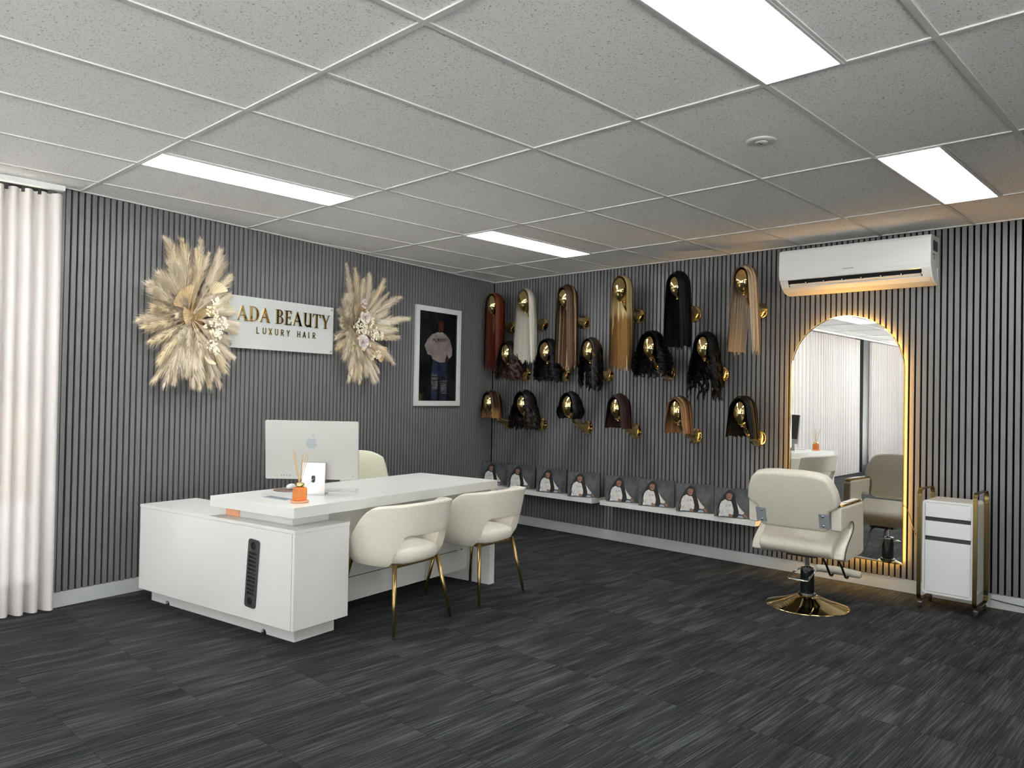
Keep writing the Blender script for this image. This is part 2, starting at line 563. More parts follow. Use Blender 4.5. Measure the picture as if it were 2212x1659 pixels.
# ---- walls with slats
SLAT_Z0 = 0.094
slat_mesh = MB().box(-0.0135, 0.0135, 0.0, 0.0185, 0, H - SLAT_Z0 - 0.002).mesh('slat', 'slat')
wl = MB().box(-WALL_L, 0.2, 0.0185, 0.17, -0.1, H + 0.05).obj('wall_left', 'felt', loc=CO, rot=(0, 0, ANG))
struct(wl, 'wall of grey vertical slats over black felt behind the desk')
for i in range(112):
    link('slat', slat_mesh, wl, loc=(-0.022 - 0.04 * i, 0, SLAT_Z0))
MB().box(-WALL_L, -WALL_L + 0.018, -0.001, 0.0185, SLAT_Z0, H - 0.002).obj('end_slat', 'slat', wl)
MB().box(-WALL_L - 0.014, -WALL_L, 0.002, 0.17, SLAT_Z0, H).obj('end_panel', 'slat', wl)
wr = MB().box(XR + 0.0185, XR + 0.17, YB, 1.2, -0.1, H + 0.05).obj('wall_right', 'felt')
struct(wr, 'wall of grey vertical slats over black felt behind the wigs')
for i in range(156):
    link('slat', slat_mesh, wr, loc=(XR, CO.y - 0.022 - 0.04 * i, SLAT_Z0), rot=(0, 0, -pi / 2))
struct(MB().box(-WALL_L - 0.014, 0.0, 0.003, 0.02, 0, 0.094).obj('baseboard_left', 'skirt', loc=CO, rot=(0, 0, ANG), bevel=0.002))
struct(MB().box(XR + 0.003, XR + 0.02, YB, CO.y, 0, 0.094).obj('baseboard_right', 'skirt', bevel=0.002))
struct(MB().box(-4.4, XR + 0.1, YB - 0.15, YB, -0.1, H + 0.05).obj('wall_back', 'wall'))

# ---- ceiling grid and tiles
ce = MB().box(XB, XR + 0.02, YB, 1.2, H + 0.05, H + 0.09).obj('ceiling', 'tbar')
struct(ce, 'suspended ceiling of fissured white tiles in a metal grid')
LIGHT_ROWS = (1, 6, 11)
LIGHT_COLS = (-1.2, -3.6, -6.0, -8.4)
tm = {}


def ceil_piece(x0, x1, y0, y1):
    g = 0.010
    poly = [(x0 + g, y0 + g), (x1 - g, y0 + g), (x1 - g, y1 - g), (x0 + g, y1 - g)]
    cx, cy = (x0 + x1) / 2, (y0 + y1) / 2
    p2 = clip(poly, 1, 0, XR)
    p2 = clip(p2, -0.159871, 1, 0.8866) if cx > -3.7 else clip(p2, 0, 1, YW)
    if len(p2) < 3: return
    if p2 == poly:
        key = (round(x1 - x0, 2), round(y1 - y0, 2))
        if key not in tm:
            tm[key] = MB().box(x0 + g - cx, x1 - g - cx, y0 + g - cy, y1 - g - cy, 0, 0.014).mesh('ceiling_tile', 'tile')
        link('ceiling_tile', tm[key], ce, loc=(cx, cy, H + 0.006))
    else:
        MB().prism([(a - cx, b - cy) for a, b in p2], 0.014, 'xy').obj('ceiling_tile', 'tile', ce, loc=(cx, cy, H + 0.006))


for i in range(-10, 2):
    x0 = -1.2 + 1.2 * i + 1.2
    x0 -= 1.2
    for k in range(-2, 14):
        y1 = -0.6 * k; y0 = y1 - 0.6
        if k in LIGHT_ROWS and any(abs(x0 - c) < 0.01 for c in LIGHT_COLS):
            ceil_piece(x0, x0 + 1.2, y0, y1 - 0.3)
        else:
            ceil_piece(x0, x0 + 1.2, y0, y1)
BW = 0.012


def ylim(x):
    return 0.8866 + 0.159871 * x if x > -3.7 else YW


for i in range(-9, 1):
    x = 1.2 * i
    MB().box(x - BW, x + BW, YB, ylim(x - BW), H, H + 0.02).obj('grid_bar', 'tbar', ce)
for k in range(-1, 14):
    y = -0.6 * k
    xs = XB if y < 0.25 else (y - 0.8866) / 0.159871
    MB().box(max(xs, XB), XR, y - BW, y + BW, H + 0.0003, H + 0.02).obj('grid_bar', 'tbar', ce)
struct(MB().box(-WALL_L, 0, -0.018, 0.0, H - 0.0012, H + 0.01).obj('trim_1', 'tbar', loc=CO, rot=(0, 0, ANG)))
struct(MB().box(XR - 0.018, XR, YB, CO.y - 0.02, H - 0.0012, H + 0.01).obj('trim_2', 'tbar'))

# ---- glazed wall on the left with dark frames
posts = [-3.70, -6.30, -8.92, -12.38]
struct(MB().box(XB, -3.66, YW - 0.01, YW + 0.09, H - 0.04, H + 0.05).obj('trim_3', 'mullion'))
for n in range(3):
    a, b = posts[n + 1], posts[n]
    wf = MB()
    for x0, x1, z0, z1 in ((a, a + 0.05, 0, H), (b - 0.05, b, 0, H), (a, b, 0, 0.06), (a, b, H - 0.10, H - 0.04)):
        wf.box(x0, x1, YW, YW + 0.07, z0, z1)
    wo = wf.obj('window_%d' % (n + 1), 'mullion')
    struct(wo, 'floor to ceiling window in a dark frame')
    MB().box(a + 0.045, b - 0.045, YW + 0.03, YW + 0.036, 0.05, H - 0.09).obj('pane', 'glass', wo)
for n in range(3):
    b, a = YW - 0.05 - 2.9 * n, YW - 0.05 - 2.9 * (n + 1)
    wf = MB()
    for y0, y1, z0, z1 in ((a, a + 0.05, 0, H), (b - 0.05, b, 0, H), (a, b, 0, 0.06), (a, b, H - 0.10, H + 0.04)):
        wf.box(XB - 0.08, XB - 0.01, y0, y1, z0, z1)
    wo = wf.obj('window_%d' % (n + 4), 'mullion')
    struct(wo, 'unseen window in a dark frame behind the camera, added to brighten the ceiling')
    MB().box(XB - 0.05, XB - 0.044, a + 0.045, b - 0.045, 0.05, H - 0.09).obj('pane', 'glass', wo)
for n in range(2):  # windows added in the unseen back wall to brighten the ceiling
    b, a = -4.4 - 3.29 * n, -4.4 - 3.29 * (n + 1)
    wf = MB()
    for x0, x1, z0, z1 in ((a, a + 0.05, 0, H), (b - 0.05, b, 0, H), (a, b, 0, 0.06), (a, b, H - 0.10, H + 0.04)):
        wf.box(x0, x1, YB - 0.08, YB - 0.01, z0, z1)
    wo = wf.obj('window_%d' % (n + 7), 'mullion')
    struct(wo, 'unseen window in a dark frame behind the camera, added to brighten the ceiling')
    MB().box(a + 0.045, b - 0.045, YB - 0.05, YB - 0.044, 0.05, H - 0.09).obj('pane', 'glass', wo)
pc = MB().box(-9.20, -8.90, 0.265, 0.44, 0, H).obj('window_post', 'mullion', bevel=0.004)
tag(pc, 'dark square post between the two sheer curtains, seen in the mirror', 'post')
pv = MB().box(-40, 12, YW + 0.09, 5.5, -0.2, -0.02).obj('paving', 'concrete'); struct(pv, 'pale paving outside the window')
pv2 = MB().box(-40, XB - 0.09, -40, YW + 0.09, -0.2, -0.02).obj('paving_side', 'concrete'); struct(pv2, 'pale paving outside the side windows')
pv3 = MB().box(XB - 0.09, 20, -40, YB - 0.09, -0.2, -0.02).obj('paving_back', 'concrete'); struct(pv3, 'pale paving outside the added back windows')
gr = MB().box(-60, 40, 5.5, 60, -0.2, -0.01).obj('ground', 'bush'); struct(gr, 'dry grass ground beyond the paving')


# ---- curtains
def curtain(x0, x1, label, seed, hooks, side=False):
    rng = random.Random(seed)
    root = thing('sheer_curtain', label, 'curtain', ((x0 + x1) / 2, 0.25, 0), 0, 'sheer curtains along the window')
    nx = int(abs(x1 - x0) / 0.0065)
    zs = [0.014, 0.06, 0.108, 0.13, 0.4, 0.8, 1.2, 1.6, 2.0, 2.3, 2.42, 2.47, H - 0.055]
    ph = [0.0]
    for i in range(nx):
        ph.append(ph[-1] + 2 * pi * 0.0065 / (0.062 + 0.018 * sin(i * 0.017 + seed)))
    rows = []
    for z in zs:
        f = z / H
        row = []
        for i in range(nx + 1):
            x = x0 + (x1 - x0) * i / nx - (x0 + x1) / 2
            amp = 0.024 + 0.012 * (1 - f) + 0.006 * sin(i * 0.013)
            y = amp * sin(ph[i] + 0.5 * (1 - f) * sin(i * 0.031)) + 0.007 * sin(ph[i] * 0.47 + 1.0 + f)
            row.append((x + 0.007 * cos(ph[i]) * (1 - 0.4 * f), y - 0.01 * (1 - f), z))
        rows.append(row)
    MB().grid(rows[2:]).obj('cloth', 'curtain', root, smooth=True)
    MB().grid(rows[:3]).obj('hem', 'hem', root, smooth=True)
    for h in range(hooks):
        x = x1 - 0.040 - h * 0.085 - (x0 + x1) / 2
        MB().box(x - 0.008, x + 0.008, -0.012, 0.004, H - 0.075, H - 0.045).obj('hook', 'dark', root)
    if side:
        root.rotation_euler = (0, 0, pi / 2); root.location = (XB + 0.2, (x0 + x1) / 2, 0)
    return root


curtain(-8.62, -3.722, 'long sheer white curtain hanging beside the slatted wall behind the desk', 1, 10)
curtain(-12.2, -9.26, 'second sheer white curtain beyond the dark post, seen in the mirror', 2, 0)
ct = MB().box(XB, -3.715, 0.222, 0.262, H - 0.032, H - 0.0015).obj('curtain_track', 'plastic', bevel=0.003)
tag(ct, 'white curtain track fixed to the ceiling above the sheer curtain', 'curtain track')

# ---- ceiling light panels
ll = {(1, -3.6): 'long bright ceiling panel light nearest the sheer curtain',
      (1, -1.2): 'bright ceiling panel light near the room corner, smallest in view',
      (6, -3.6): 'large bright ceiling panel light cut off by the top edge of the photo',
      (6, -1.2): 'bright ceiling panel light near the air conditioner',
      (1, -6.0): 'ceiling panel light reflected at the top of the arched mirror'}
diff_me = MB().box(-0.588, 0.588, -0.138, 0.138, 0, 0.004).mesh('diffuser', 'panel')
fr_me = MB()
for a in ((-0.5995, 0.5995, -0.1495, -0.138), (-0.5995, 0.5995, 0.138, 0.1495), (-0.5995, -0.588, -0.138, 0.138), (0.588, 0.5995, -0.138, 0.138)):
    fr_me.box(*a, 0, 0.012)
fr_me = fr_me.mesh('frame', 'plastic')
for k in LIGHT_ROWS:
    for c in LIGHT_COLS:
        y1 = -0.6 * k
        o = thing('ceiling_light', ll.get((k, c), 'ceiling panel light further back, out of the photo'), 'ceiling light',
                  (c + 0.6, y1 - 0.15, H - 0.002), 0, 'recessed ceiling panel lights')
        link('frame', fr_me, o); link('diffuser', diff_me, o, loc=(0, 0, 0.003))
        MB().box(c, c + 1.2, y1 - 0.3 - BW, y1 - 0.3 + BW, H + 0.0004, H + 0.02).obj('grid_bar', 'tbar', ce)

sd = thing('smoke_detector', 'round white smoke detector flush on the ceiling', 'smoke detector', (-1.79, -3.29, H + 0.006))
MB().lathe([(0.0, -0.007), (0.055, -0.008), (0.066, -0.006), (0.070, 0.0)], 36).obj('rim', 'plastic', sd, smooth=True)
MB().lathe([(0.0, -0.012), (0.018, -0.012), (0.026, -0.010), (0.030, -0.006)], 24).obj('sensor', 'plastic', sd, smooth=True)
for a in (0.4, 2.4):
    MB().box(-0.006, 0.006, -0.003, 0.003, -0.0132, -0.0115).obj('slot', 'dark', sd, loc=(0.010 * cos(a), 0.010 * sin(a), 0))

# ================================================================== DESK AND CABINET
RZ = ANG
cab = thing('side_cabinet', 'low white side cabinet with black vent grille, under the desk end', 'cabinet', WL(-3.912, -1.0), RZ)
cx0, cx1, cy0, cy1 = -0.193, 0.193, -0.730, 0.735
MB().box(cx0, cx1, cy0, cy1, 0.092, 0.600).obj('body', 'white', cab, bevel=0.0015)
MB().box(cx0 - 0.002, cx1 + 0.002, cy0 - 0.002, cy1 + 0.002, 0.601, 0.620).obj('top_panel', 'white', cab, bevel=0.0015)
MB().box(cx0 - 0.0006, cx0, cy0 + 0.018, cy0 + 0.0195, 0.094, 0.598).obj('edge_joint', 'dark', cab)
# plinth with two cable notches along its long side
pl = [(-0.64, 0.0)]
for yc in (-0.385, 0.553):
    pl += [(yc - 0.024, 0.0)] + [(yc - 0.024 * cos(pi * i / 8), 0.026 * sin(pi * i / 8)) for i in range(1, 8)] + [(yc + 0.024, 0.0)]
pl += [(0.73, 0.0), (0.73, 0.092), (-0.64, 0.092)]
MB().prism(pl, 0.018, 'yz', -0.107).obj('plinth', 'white', cab)
MB().box(-0.0885, 0.175, -0.64, -0.622, 0, 0.092).obj('plinth', 'white', cab)
MB().box(-0.0885, 0.175, -0.60, 0.73, 0, 0.09).obj('plinth_core', 'black', cab)
# vent grille: a black plate with slots, hung a little crooked
loops = [rrect(-0.046, 0.046, -0.187, 0.187, 0.016)]
for yc in (-0.152, 0.152):
    loops.append([(0.023 * cos(2 * pi * i / 20), yc + 0.0215 * sin(2 * pi * i / 20)) for i in range(20)])
for i in range(11):
    yc = -0.110 + 0.022 * i
    loops.append([(-0.033, yc - 0.0062), (0.033, yc - 0.0062), (0.033, yc + 0.0062), (-0.033, yc + 0.0062)])
vg = curve_plate('vent_grille', loops, 0.007, 'grille', cab, loc=(cx0 - 0.0045, -0.392, 0.349))
vg.rotation_euler = Matrix(((0, 0, -1), (-1, 0, 0), (0, 1, 0))).to_euler()
vg.rotation_euler.rotate_axis('Z', radians(-4.2))
vb = MB().prism(rrect(-0.042, 0.042, -0.183, 0.183, 0.012), 0.0008, 'xy', 0).obj('vent_shadow_backing', 'black', cab, loc=(cx0 - 0.0009, -0.392, 0.349))
vb.rotation_euler = vg.rotation_euler

dk = thing('desk', 'white office desk with thick top and panel leg', 'desk', WL(-3.195, -1.36), RZ)
dx0, dx1, dy0, dy1 = -0.912, 0.912, -0.362, 0.368
DT = 0.738
MB().box(dx0, dx1, dy0, dy1, DT - 0.058, DT).obj('desktop', 'white', dk, bevel=0.0015)
MB().box(0.850, dx1 - 0.003, dy0 + 0.012, dy1 - 0.01, 0.0, DT - 0.058).obj('leg_panel', 'white', dk, bevel=0.0015)
mp = MB().box(-0.520, 0.850, -0.145, -0.127, 0.088, DT - 0.058).obj('modesty_panel', 'white', dk)
MB().box(-0.50, 0.74, -0.1462, -0.1448, 0.232, 0.236).obj('groove', 'dark', mp)
MB().box(0.775, 0.800, -0.1462, -0.1448, 0.232, 0.238).obj('cable_slot', 'dark', mp)
MB().box(-0.815, -0.555, -0.235, 0.225, 0.620, DT - 0.058).obj('riser_block', 'white', dk, bevel=0.001)
cg = MB().box(-0.757, -0.694, -0.092, 0.105, DT, DT + 0.002).obj('cable_grommet', 'steel', dk, bevel=0.0005)
MB().box(-0.750, -0.701, -0.085, 0.098, DT + 0.002, DT + 0.003).obj('brush_strip', 'logo', cg)

ob = thing('acrylic_block', 'small translucent orange acrylic block on the cabinet beneath the desktop', 'block', WL(-3.995, -1.075, 0.620), RZ)
MB().box(-0.024, 0.024, -0.060, 0.060, 0, 0.056).obj('block', 'acrylic', ob, bevel=0.003)


# ---- reed diffuser
def diffuser(loc):
    d = thing('reed_diffuser', 'amber glass reed diffuser with gold collar on an orange saucer', 'reed diffuser', loc)
    MB().lathe([(0.0, 0.0), (0.044, 0.0), (0.050, 0.006), (0.050, 0.011), (0.040, 0.011), (0.038, 0.007), (0.0, 0.007)], 36).obj('saucer', 'acrylic', d, smooth=True, bevel=0.001)
    MB().lathe([(0.0, 0.012), (0.036, 0.012), (0.039, 0.016), (0.039, 0.076), (0.036, 0.081), (0.022, 0.083)], 36).obj('bottle', 'amber', d, smooth=True)
    MB().lathe([(0.0225, 0.080), (0.0245, 0.082), (0.0245, 0.105), (0.022, 0.107), (0.012, 0.107), (0.012, 0.08)], 32).obj('collar', 'gold', d, smooth=True)
    rng = random.Random(4)
    for i in range(9):
        a = 2 * pi * i / 9 + rng.uniform(-.3, .3)
        t = Vector((cos(a), sin(a), 0)) * rng.uniform(0.03, 0.075) + Vector((0, 0, rng.uniform(0.258, 0.285)))
        b = Vector((-cos(a) * 0.02, -sin(a) * 0.02, 0.02))
        MB().tube([b, t], 0.0016, 6).obj('reed', 'reed', d)
    return d


diffuser(WL(-3.948, -1.575, DT))

# ---- all-in-one computer, seen from behind
IM_ANG = math.atan2(-0.722928, 0.69066)
im = thing('desktop_computer', 'silver all-in-one desktop computer seen from behind on the white desk', 'computer', WL(-3.690, -1.400, DT), IM_ANG)
scr = MB().prism(rrect(-0.2765, 0.2765, -0.174, 0.176, 0.010), 0.0115, 'xz', 0).obj('display', 'alu', im, bevel=0.002, loc=(-0.024, 0.010, 0.262), rot=(radians(5), 0, 0))
MB().prism(rrect(-0.262, 0.262, -0.118, 0.170, 0.004), 0.0008, 'xz', 0.0116).obj('screen', 'black', scr)
# bitten apple mark on the back
ap = []
for i in range(64):
    t = 2 * pi * i / 64
    x = 0.5 * sin(t) * (1.0 + 0.05 * cos(t)); y = 0.5 * cos(t) * 0.98
    if abs(x) < 0.24 and y > 0: y -= 0.10 * (1 - (x / 0.24) ** 2) ** 2
    if abs(x) < 0.18 and y < 0: y += 0.07 * (1 - (x / 0.18) ** 2) ** 2
    if y < 0: x *= 1.0 - 0.22 * (-y / 0.5) ** 2
    d = sqrt((x - 0.56) ** 2 + (y - 0.08) ** 2)
    if d < 0.22:
        k = 0.22 / max(d, 1e-4); x = 0.56 + (x - 0.56) * k; y = 0.08 + (y - 0.08) * k
    ap.append((x * 0.068, y * 0.068 - 0.004))
leaf = [(0.0, 0.035), (0.001, 0.044), (0.006, 0.051), (0.016, 0.055), (0.0165, 0.048), (0.013, 0.041), (0.006, 0.036)]
lg = MB().prism(ap, 0.0006, 'xz', -0.0006); lg.prism(leaf, 0.0006, 'xz', -0.0006)
lg.obj('logo', 'logo', scr, loc=(0.0, 0, 0.045))
for i in range(4):
    MB().prism(rrect(-0.0015, 0.0015, -0.0045, 0.0045, 0.0014, 3), 0.0005, 'xz', -0.0005).obj('port', 'dark', scr, loc=(-0.180 + i * 0.0165, 0, -0.152))
MB().lathe([(0, 0), (0.006, 0), (0.006, 0.001), (0, 0.001)], 16).obj('power_button', 'logo', scr, loc=(0.245, 0.0, -0.152), rot=(radians(90), 0, 0))
st = MB()
sp_ = [(-0.030, 0.0), (0.10, 0.0), (0.10, 0.006), (-0.012, 0.006), (0.003, 0.190), (-0.004, 0.190)]
hole = [(0.0115 * cos(2 * pi * i / 24), (0.0105 if sin(2 * pi * i / 24) > 0 else -0.0105) + 0.0115 * sin(2 * pi * i / 24)) for i in range(24)]
so = curve_plate('stand_plate', [rrect(-0.068, 0.068, -0.092, 0.095, 0.003), hole], 0.006, 'alu_s', im, loc=(-0.005, -0.012, 0.096), rot=(radians(90 - 4), 0, 0))
MB().box(-0.073, 0.063, -0.022, 0.085, 0, 0.006).obj('stand_foot', 'alu_s', im, bevel=0.002)
MB().box(-0.040, 0.030, -0.006, 0.012, 0.14, 0.19).obj('hinge', 'alu_s', im)
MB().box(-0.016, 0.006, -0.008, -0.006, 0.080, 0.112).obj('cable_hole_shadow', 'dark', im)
MB().tube([(-0.004, -0.004, 0.100), (-0.012, -0.022, 0.088), (-0.030, -0.030, 0.068), (-0.050, -0.026, 0.050), (-0.075, -0.020, 0.020), (-0.10, -0.01, 0.0025), (-0.14, 0.03, 0.0025)], 0.002, 8).obj('power_cable', 'plastic', im, smooth=True)
kb = thing('keyboard', 'slim white keyboard lying beside the computer stand', 'keyboard', WL(-3.475, -1.335, DT), IM_ANG + radians(3))
MB().prism(rrect(-0.14, 0.14, -0.057, 0.057, 0.012), 0.007, 'xy', 0).obj('case', 'alu_s', kb, bevel=0.0015)
for r in range(5):
    for c in range(14):
        MB().box(-0.133 + c * 0.019, -0.133 + c * 0.019 + 0.0165, -0.050 + r * 0.0205, -0.050 + r * 0.0205 + 0.0175, 0.007, 0.009).obj('key', 'plastic', kb)
pd = MB().lathe([(0, 0), (0.098, 0), (0.100, 0.001), (0.100, 0.003), (0, 0.003)], 40).obj('mouse_pad', noise_mat('printed_mouse_pad', (0.12, 0.115, 0.11), (0.30, 0.15, 0.11), 9), loc=WL(-3.640, -1.120, DT))
tag(pd, 'round dark and red mouse pad on the desk behind the diffuser', 'mouse pad')
ms = MB().sphere((0, 0, 0), 1, 20, 12, (0.0285, 0.057, 0.021)).obj('mouse', 'plastic', smooth=True, loc=WL(-3.615, -1.10, DT + 0.0155), rot=(0, 0, IM_ANG))
for v in ms.data.vertices:
    if v.co.z < -0.012: v.co.z = -0.012
tag(ms, 'white computer mouse on the round mouse pad', 'mouse')


# ================================================================== CHAIRS
def shell_chair():
    t = thing('tub_chair', 'x', 'chair')
    # shell around the sitter: phi 0 = middle of the back (towards -y)
    rows = []
    nphi, nz = 57, 12
    for j in range(nphi):
        phi = radians(-128 + 256 * j / (nphi - 1)); a = abs(math.degrees(phi))
        ss = max(0, min(1, (a - 62) / 66)); ss = ss * ss * (3 - 2 * ss)
        top = 0.735 - 0.018 * (a / 62 if a < 62 else 1) ** 2 - 0.235 * ss
        so_ = max(0, min(1, (a - 33) / 22)); so_ = so_ * so_ * (3 - 2 * so_)
        bot = 0.555 - 0.175 * so_
        row = []
        for k in range(nz):
            f = k / (nz - 1); z = bot + (top - bot) * f
            g = (z - 0.37) / 0.37
            rx = 0.236 + 0.068 * g; ry = 0.232 + 0.066 * g
            tuck = 0.035 * max(0, 1 - (z - 0.37) / 0.09) ** 2
            e = 2.5
            c_, s_ = cos(phi), sin(phi)
            q = (abs(c_) ** e + abs(s_) ** e) ** (-1 / e)
            row.append(((rx - tuck) * s_ * q, -(ry - tuck) * c_ * q, z))
        rows.append(row)
    MB().grid(rows).obj('shell', 'boucle', t, smooth=True, solid=0.042, bevel=0.018, seg=4, ang=50)
    sr = []
    prof = [(0.02, 0.385), (0.80, 0.378), (0.96, 0.395), (1.0, 0.425), (0.97, 0.450), (0.82, 0.468), (0.02, 0.474)]
    for r, z in prof:
        row = []
        for k in range(40):
            a = 2 * pi * k / 40; e = 3.0
            q = (abs(cos(a)) ** e + abs(sin(a)) ** e) ** (-1 / e)
            row.append((0.222 * r * cos(a) * q, 0.005 + 0.240 * r * sin(a) * q, z))
        sr.append(row)
    MB().grid(sr, closed=True).obj('seat', 'boucle', t, smooth=True)
    MB().box(-0.17, 0.17, -0.17, 0.17, 0.362, 0.386).obj('seat_frame', 'gold_b', t, bevel=0.003)
    for sx in (-1, 1):
        for fy, ty in ((-0.235, -0.175), (0.225, 0.165)):
            lg = MB().tube([(sx * 0.185, ty, 0.385), (sx * 0.250, fy, 0.012)], [0.0135, 0.0095], 14).obj('leg', 'gold_b', t, smooth=True, ang=60)
            MB().lathe([(0.0098, 0), (0.0105, 0.002), (0.0098, 0.014)], 12, (sx * 0.2505, fy, 0)).obj('foot_cap', 'rubber', lg)
    return t


c1 = shell_chair()
c1.location = WL(-3.408, -1.785); c1.rotation_euler = (0, 0, RZ + radians(0.5))
c1['label'] = 'cream boucle tub chair with gold legs next to the side cabinet'
c1['group'] = 'boucle visitor chairs at the desk'
c2 = copy_tree(c1)
c2.location = WL(-2.622, -1.785); c2.rotation_euler = (0, 0, RZ)
c2['label'] = 'cream boucle tub chair with gold legs at the far end of the desk'

oc = thing('office_chair', 'pale cream leather chair behind the desk, mostly hidden by the computer', 'chair', WL(-2.545, -0.775), RZ + radians(2))
rows = []
for j in range(17):
    u = -1 + 2 * j / 16
    row = []
    for k in range(13):
        f = k / 12; z = 0.44 + 0.455 * f
        hw = 0.285 - 0.075 * f ** 1.3
        e = abs(u) ** 5
        row.append((hw * u, 0.215 + 0.06 * f - 0.15 * u * u, z - 0.055 * e * f ** 6))
    rows.append(row)
MB().grid(rows).obj('backrest', 'leather2', oc, smooth=True, solid=0.035, bevel=0.014, seg=3, ang=50)
MB().prism(rrect(-0.24, 0.24, -0.24, 0.21, 0.07), 0.075, 'xy', 0.40).obj('seat', 'leather2', oc, bevel=0.025, seg=4)
MB().lathe([(0.03, 0.09), (0.03, 0.24), (0.02, 0.25), (0.02, 0.40)], 20).obj('column', 'chrome', oc, smooth=True, ang=30)
for i in range(5):
    a = 2 * pi * i / 5 + 0.3
    lg = MB().tube([(0, 0, 0.10), (0.26 * cos(a), 0.26 * sin(a), 0.065)], [0.022, 0.014], 10).obj('leg', 'chrome', oc, smooth=True)
    MB().lathe([(0, -0.012), (0.025, -0.012), (0.027, 0), (0.025, 0.012), (0, 0.012)], 18).obj('caster', 'rubber', lg, loc=(0.26 * cos(a), 0.26 * sin(a), 0.027), rot=(radians(90), 0, a + pi / 2))

# ================================================================== SIGN ON THE LEFT WALL
def on_left(s, z, off=0.0):
    """point on the left wall: s metres from the corner, off metres into the room"""
    return WL(-s, -off, z)


sg = thing('wall_sign', 'white acrylic sign with gold lettering on stand-offs between two pampas arrangements', 'sign', on_left(2.838, 1.855, 0.03), ANG)
MB().box(-0.505, 0.505, -0.006, 0.0, -0.195, 0.195).obj('board', 'sign_w', sg, bevel=0.0015)
for sx in (-0.485, 0.485):
    for sz in (-0.173, 0.173):
        MB().lathe([(0, 0), (0.009, 0), (0.009, 0.004), (0, 0.004)], 18).obj('standoff', 'steel', sg, loc=(sx, -0.006, sz), rot=(radians(90), 0, 0))
        MB().tube([(sx, 0.0, sz), (sx, 0.03, sz)], 0.006, 10).obj('spacer', 'steel', sg)


# roman capitals drawn as outlines: unit height 1, thick stems on the right of A, left of D/B/E
def arc_band(cx, cy, rx, ry, a0, a1, thick_mid, thin, n=14):
    """bowl: outer ellipse arc and an inner one, thick in the middle"""
    o, i = [], []
    for k in range(n + 1):
        f = k / n; a = radians(a0 + (a1 - a0) * f)
        t = thin + (thick_mid - thin) * sin(pi * f) ** 1.2
        o.append((cx + rx * cos(a), cy + ry * sin(a)))
        i.append((cx + (rx - t) * cos(a), cy + (ry - thin) * sin(a)))
    return o + i[::-1]


def R(x0, x1, y0, y1):
    return [(x0, y0), (x1, y0), (x1, y1), (x0, y1)]


def serif(x0, x1, y, up=1):
    return [(x0, y), (x1, y), (x1 - 0.02, y + 0.035 * up), (x0 + 0.02, y + 0.035 * up)] if up > 0 else [(x0 + 0.02, y - 0.035), (x1 - 0.02, y - 0.035), (x1, y), (x0, y)]


GL = {
    'A': (0.98, [[(0.06, 0), (0.13, 0), (0.475, 0.90), (0.44, 1.0)], [(0.44, 1.0), (0.50, 1.0), (0.92, 0), (0.70, 0), (0.415, 0.80)],
                 R(0.22, 0.70, 0.30, 0.355), serif(0.0, 0.25, 0), serif(0.62, 0.98, 0)]),
    'D': (0.92, [R(0.12, 0.31, 0, 1), arc_band(0.34, 0.5, 0.54, 0.5, -90, 90, 0.20, 0.05), R(0.3, 0.36, 0, 0.05), R(0.3, 0.36, 0.95, 1.0),
                 serif(0.0, 0.36, 0), serif(0.0, 0.36, 1, -1)]),
    'B': (0.80, [R(0.12, 0.31, 0, 1), arc_band(0.36, 0.755, 0.33, 0.245, -90, 90, 0.17, 0.05), arc_band(0.36, 0.275, 0.40, 0.275, -90, 90, 0.19, 0.05),
                 R(0.3, 0.38, 0, 0.05), R(0.3, 0.38, 0.95, 1.0), R(0.3, 0.38, 0.505, 0.555), serif(0.0, 0.36, 0), serif(0.0, 0.36, 1, -1)]),
    'E': (0.76, [R(0.12, 0.31, 0, 1), R(0.3, 0.70, 0, 0.055), R(0.3, 0.68, 0.945, 1.0), R(0.3, 0.58, 0.49, 0.545), [(0.64, 0), (0.72, 0.25), (0.68, 0.25), (0.55, 0.05)],
                 [(0.62, 1.0), (0.70, 0.77), (0.66, 0.77), (0.53, 0.95)], R(0.555, 0.59, 0.39, 0.64), serif(0.0, 0.36, 0), serif(0.0, 0.36, 1, -1)]),
    'U': (0.94, [R(0.14, 0.32, 0.33, 1.0), R(0.68, 0.83, 0.0, 1.0), arc_band(0.46, 0.33, 0.32, 0.34, 180, 318, 0.14, 0.13), serif(0.02, 0.38, 1, -1), serif(0.56, 0.86, 1, -1), serif(0.66, 0.94, 0)]),
    'T': (0.84, [R(0.33, 0.52, 0, 1), R(0.03, 0.82, 0.94, 1.0), [(0.03, 0.94), (0.12, 0.94), (0.03, 0.74), (0.0, 0.74)], [(0.82, 0.94), (0.73, 0.94), (0.82, 0.74), (0.85, 0.74)], serif(0.20, 0.65, 0)]),
    'Y': (0.94, [[(0.06, 1.0), (0.28, 1.0), (0.56, 0.44), (0.38, 0.44)], [(0.83, 1.0), (0.89, 1.0), (0.56, 0.40), (0.50, 0.47)], R(0.38, 0.56, 0, 0.46), serif(0.0, 0.36, 1, -1), serif(0.72, 0.98, 1, -1), serif(0.26, 0.70, 0)]),
}
x = 0.0
word = 'ADA BEAUTY'
adv = []
for ch in word:
    if ch == ' ': x += 0.42; continue
    adv.append((ch, x)); x += GL[ch][0] + 0.055
tot = x - 0.055
LW_, LH = 0.895, 0.112
sx_ = LW_ / tot
zb = 0.012
for ch, xo in adv:
    mb = MB()
    for q, poly in enumerate(GL[ch][1]):
        pts = [((xo + a) * sx_ - LW_ / 2 + 0.010, zb + b * LH) for a, b in poly]
        mb.prism(pts, 0.0115 - 0.0001 * q, 'xz', -0.0175)
    bmx = mb.obj('letter', 'gold_sign', sg)


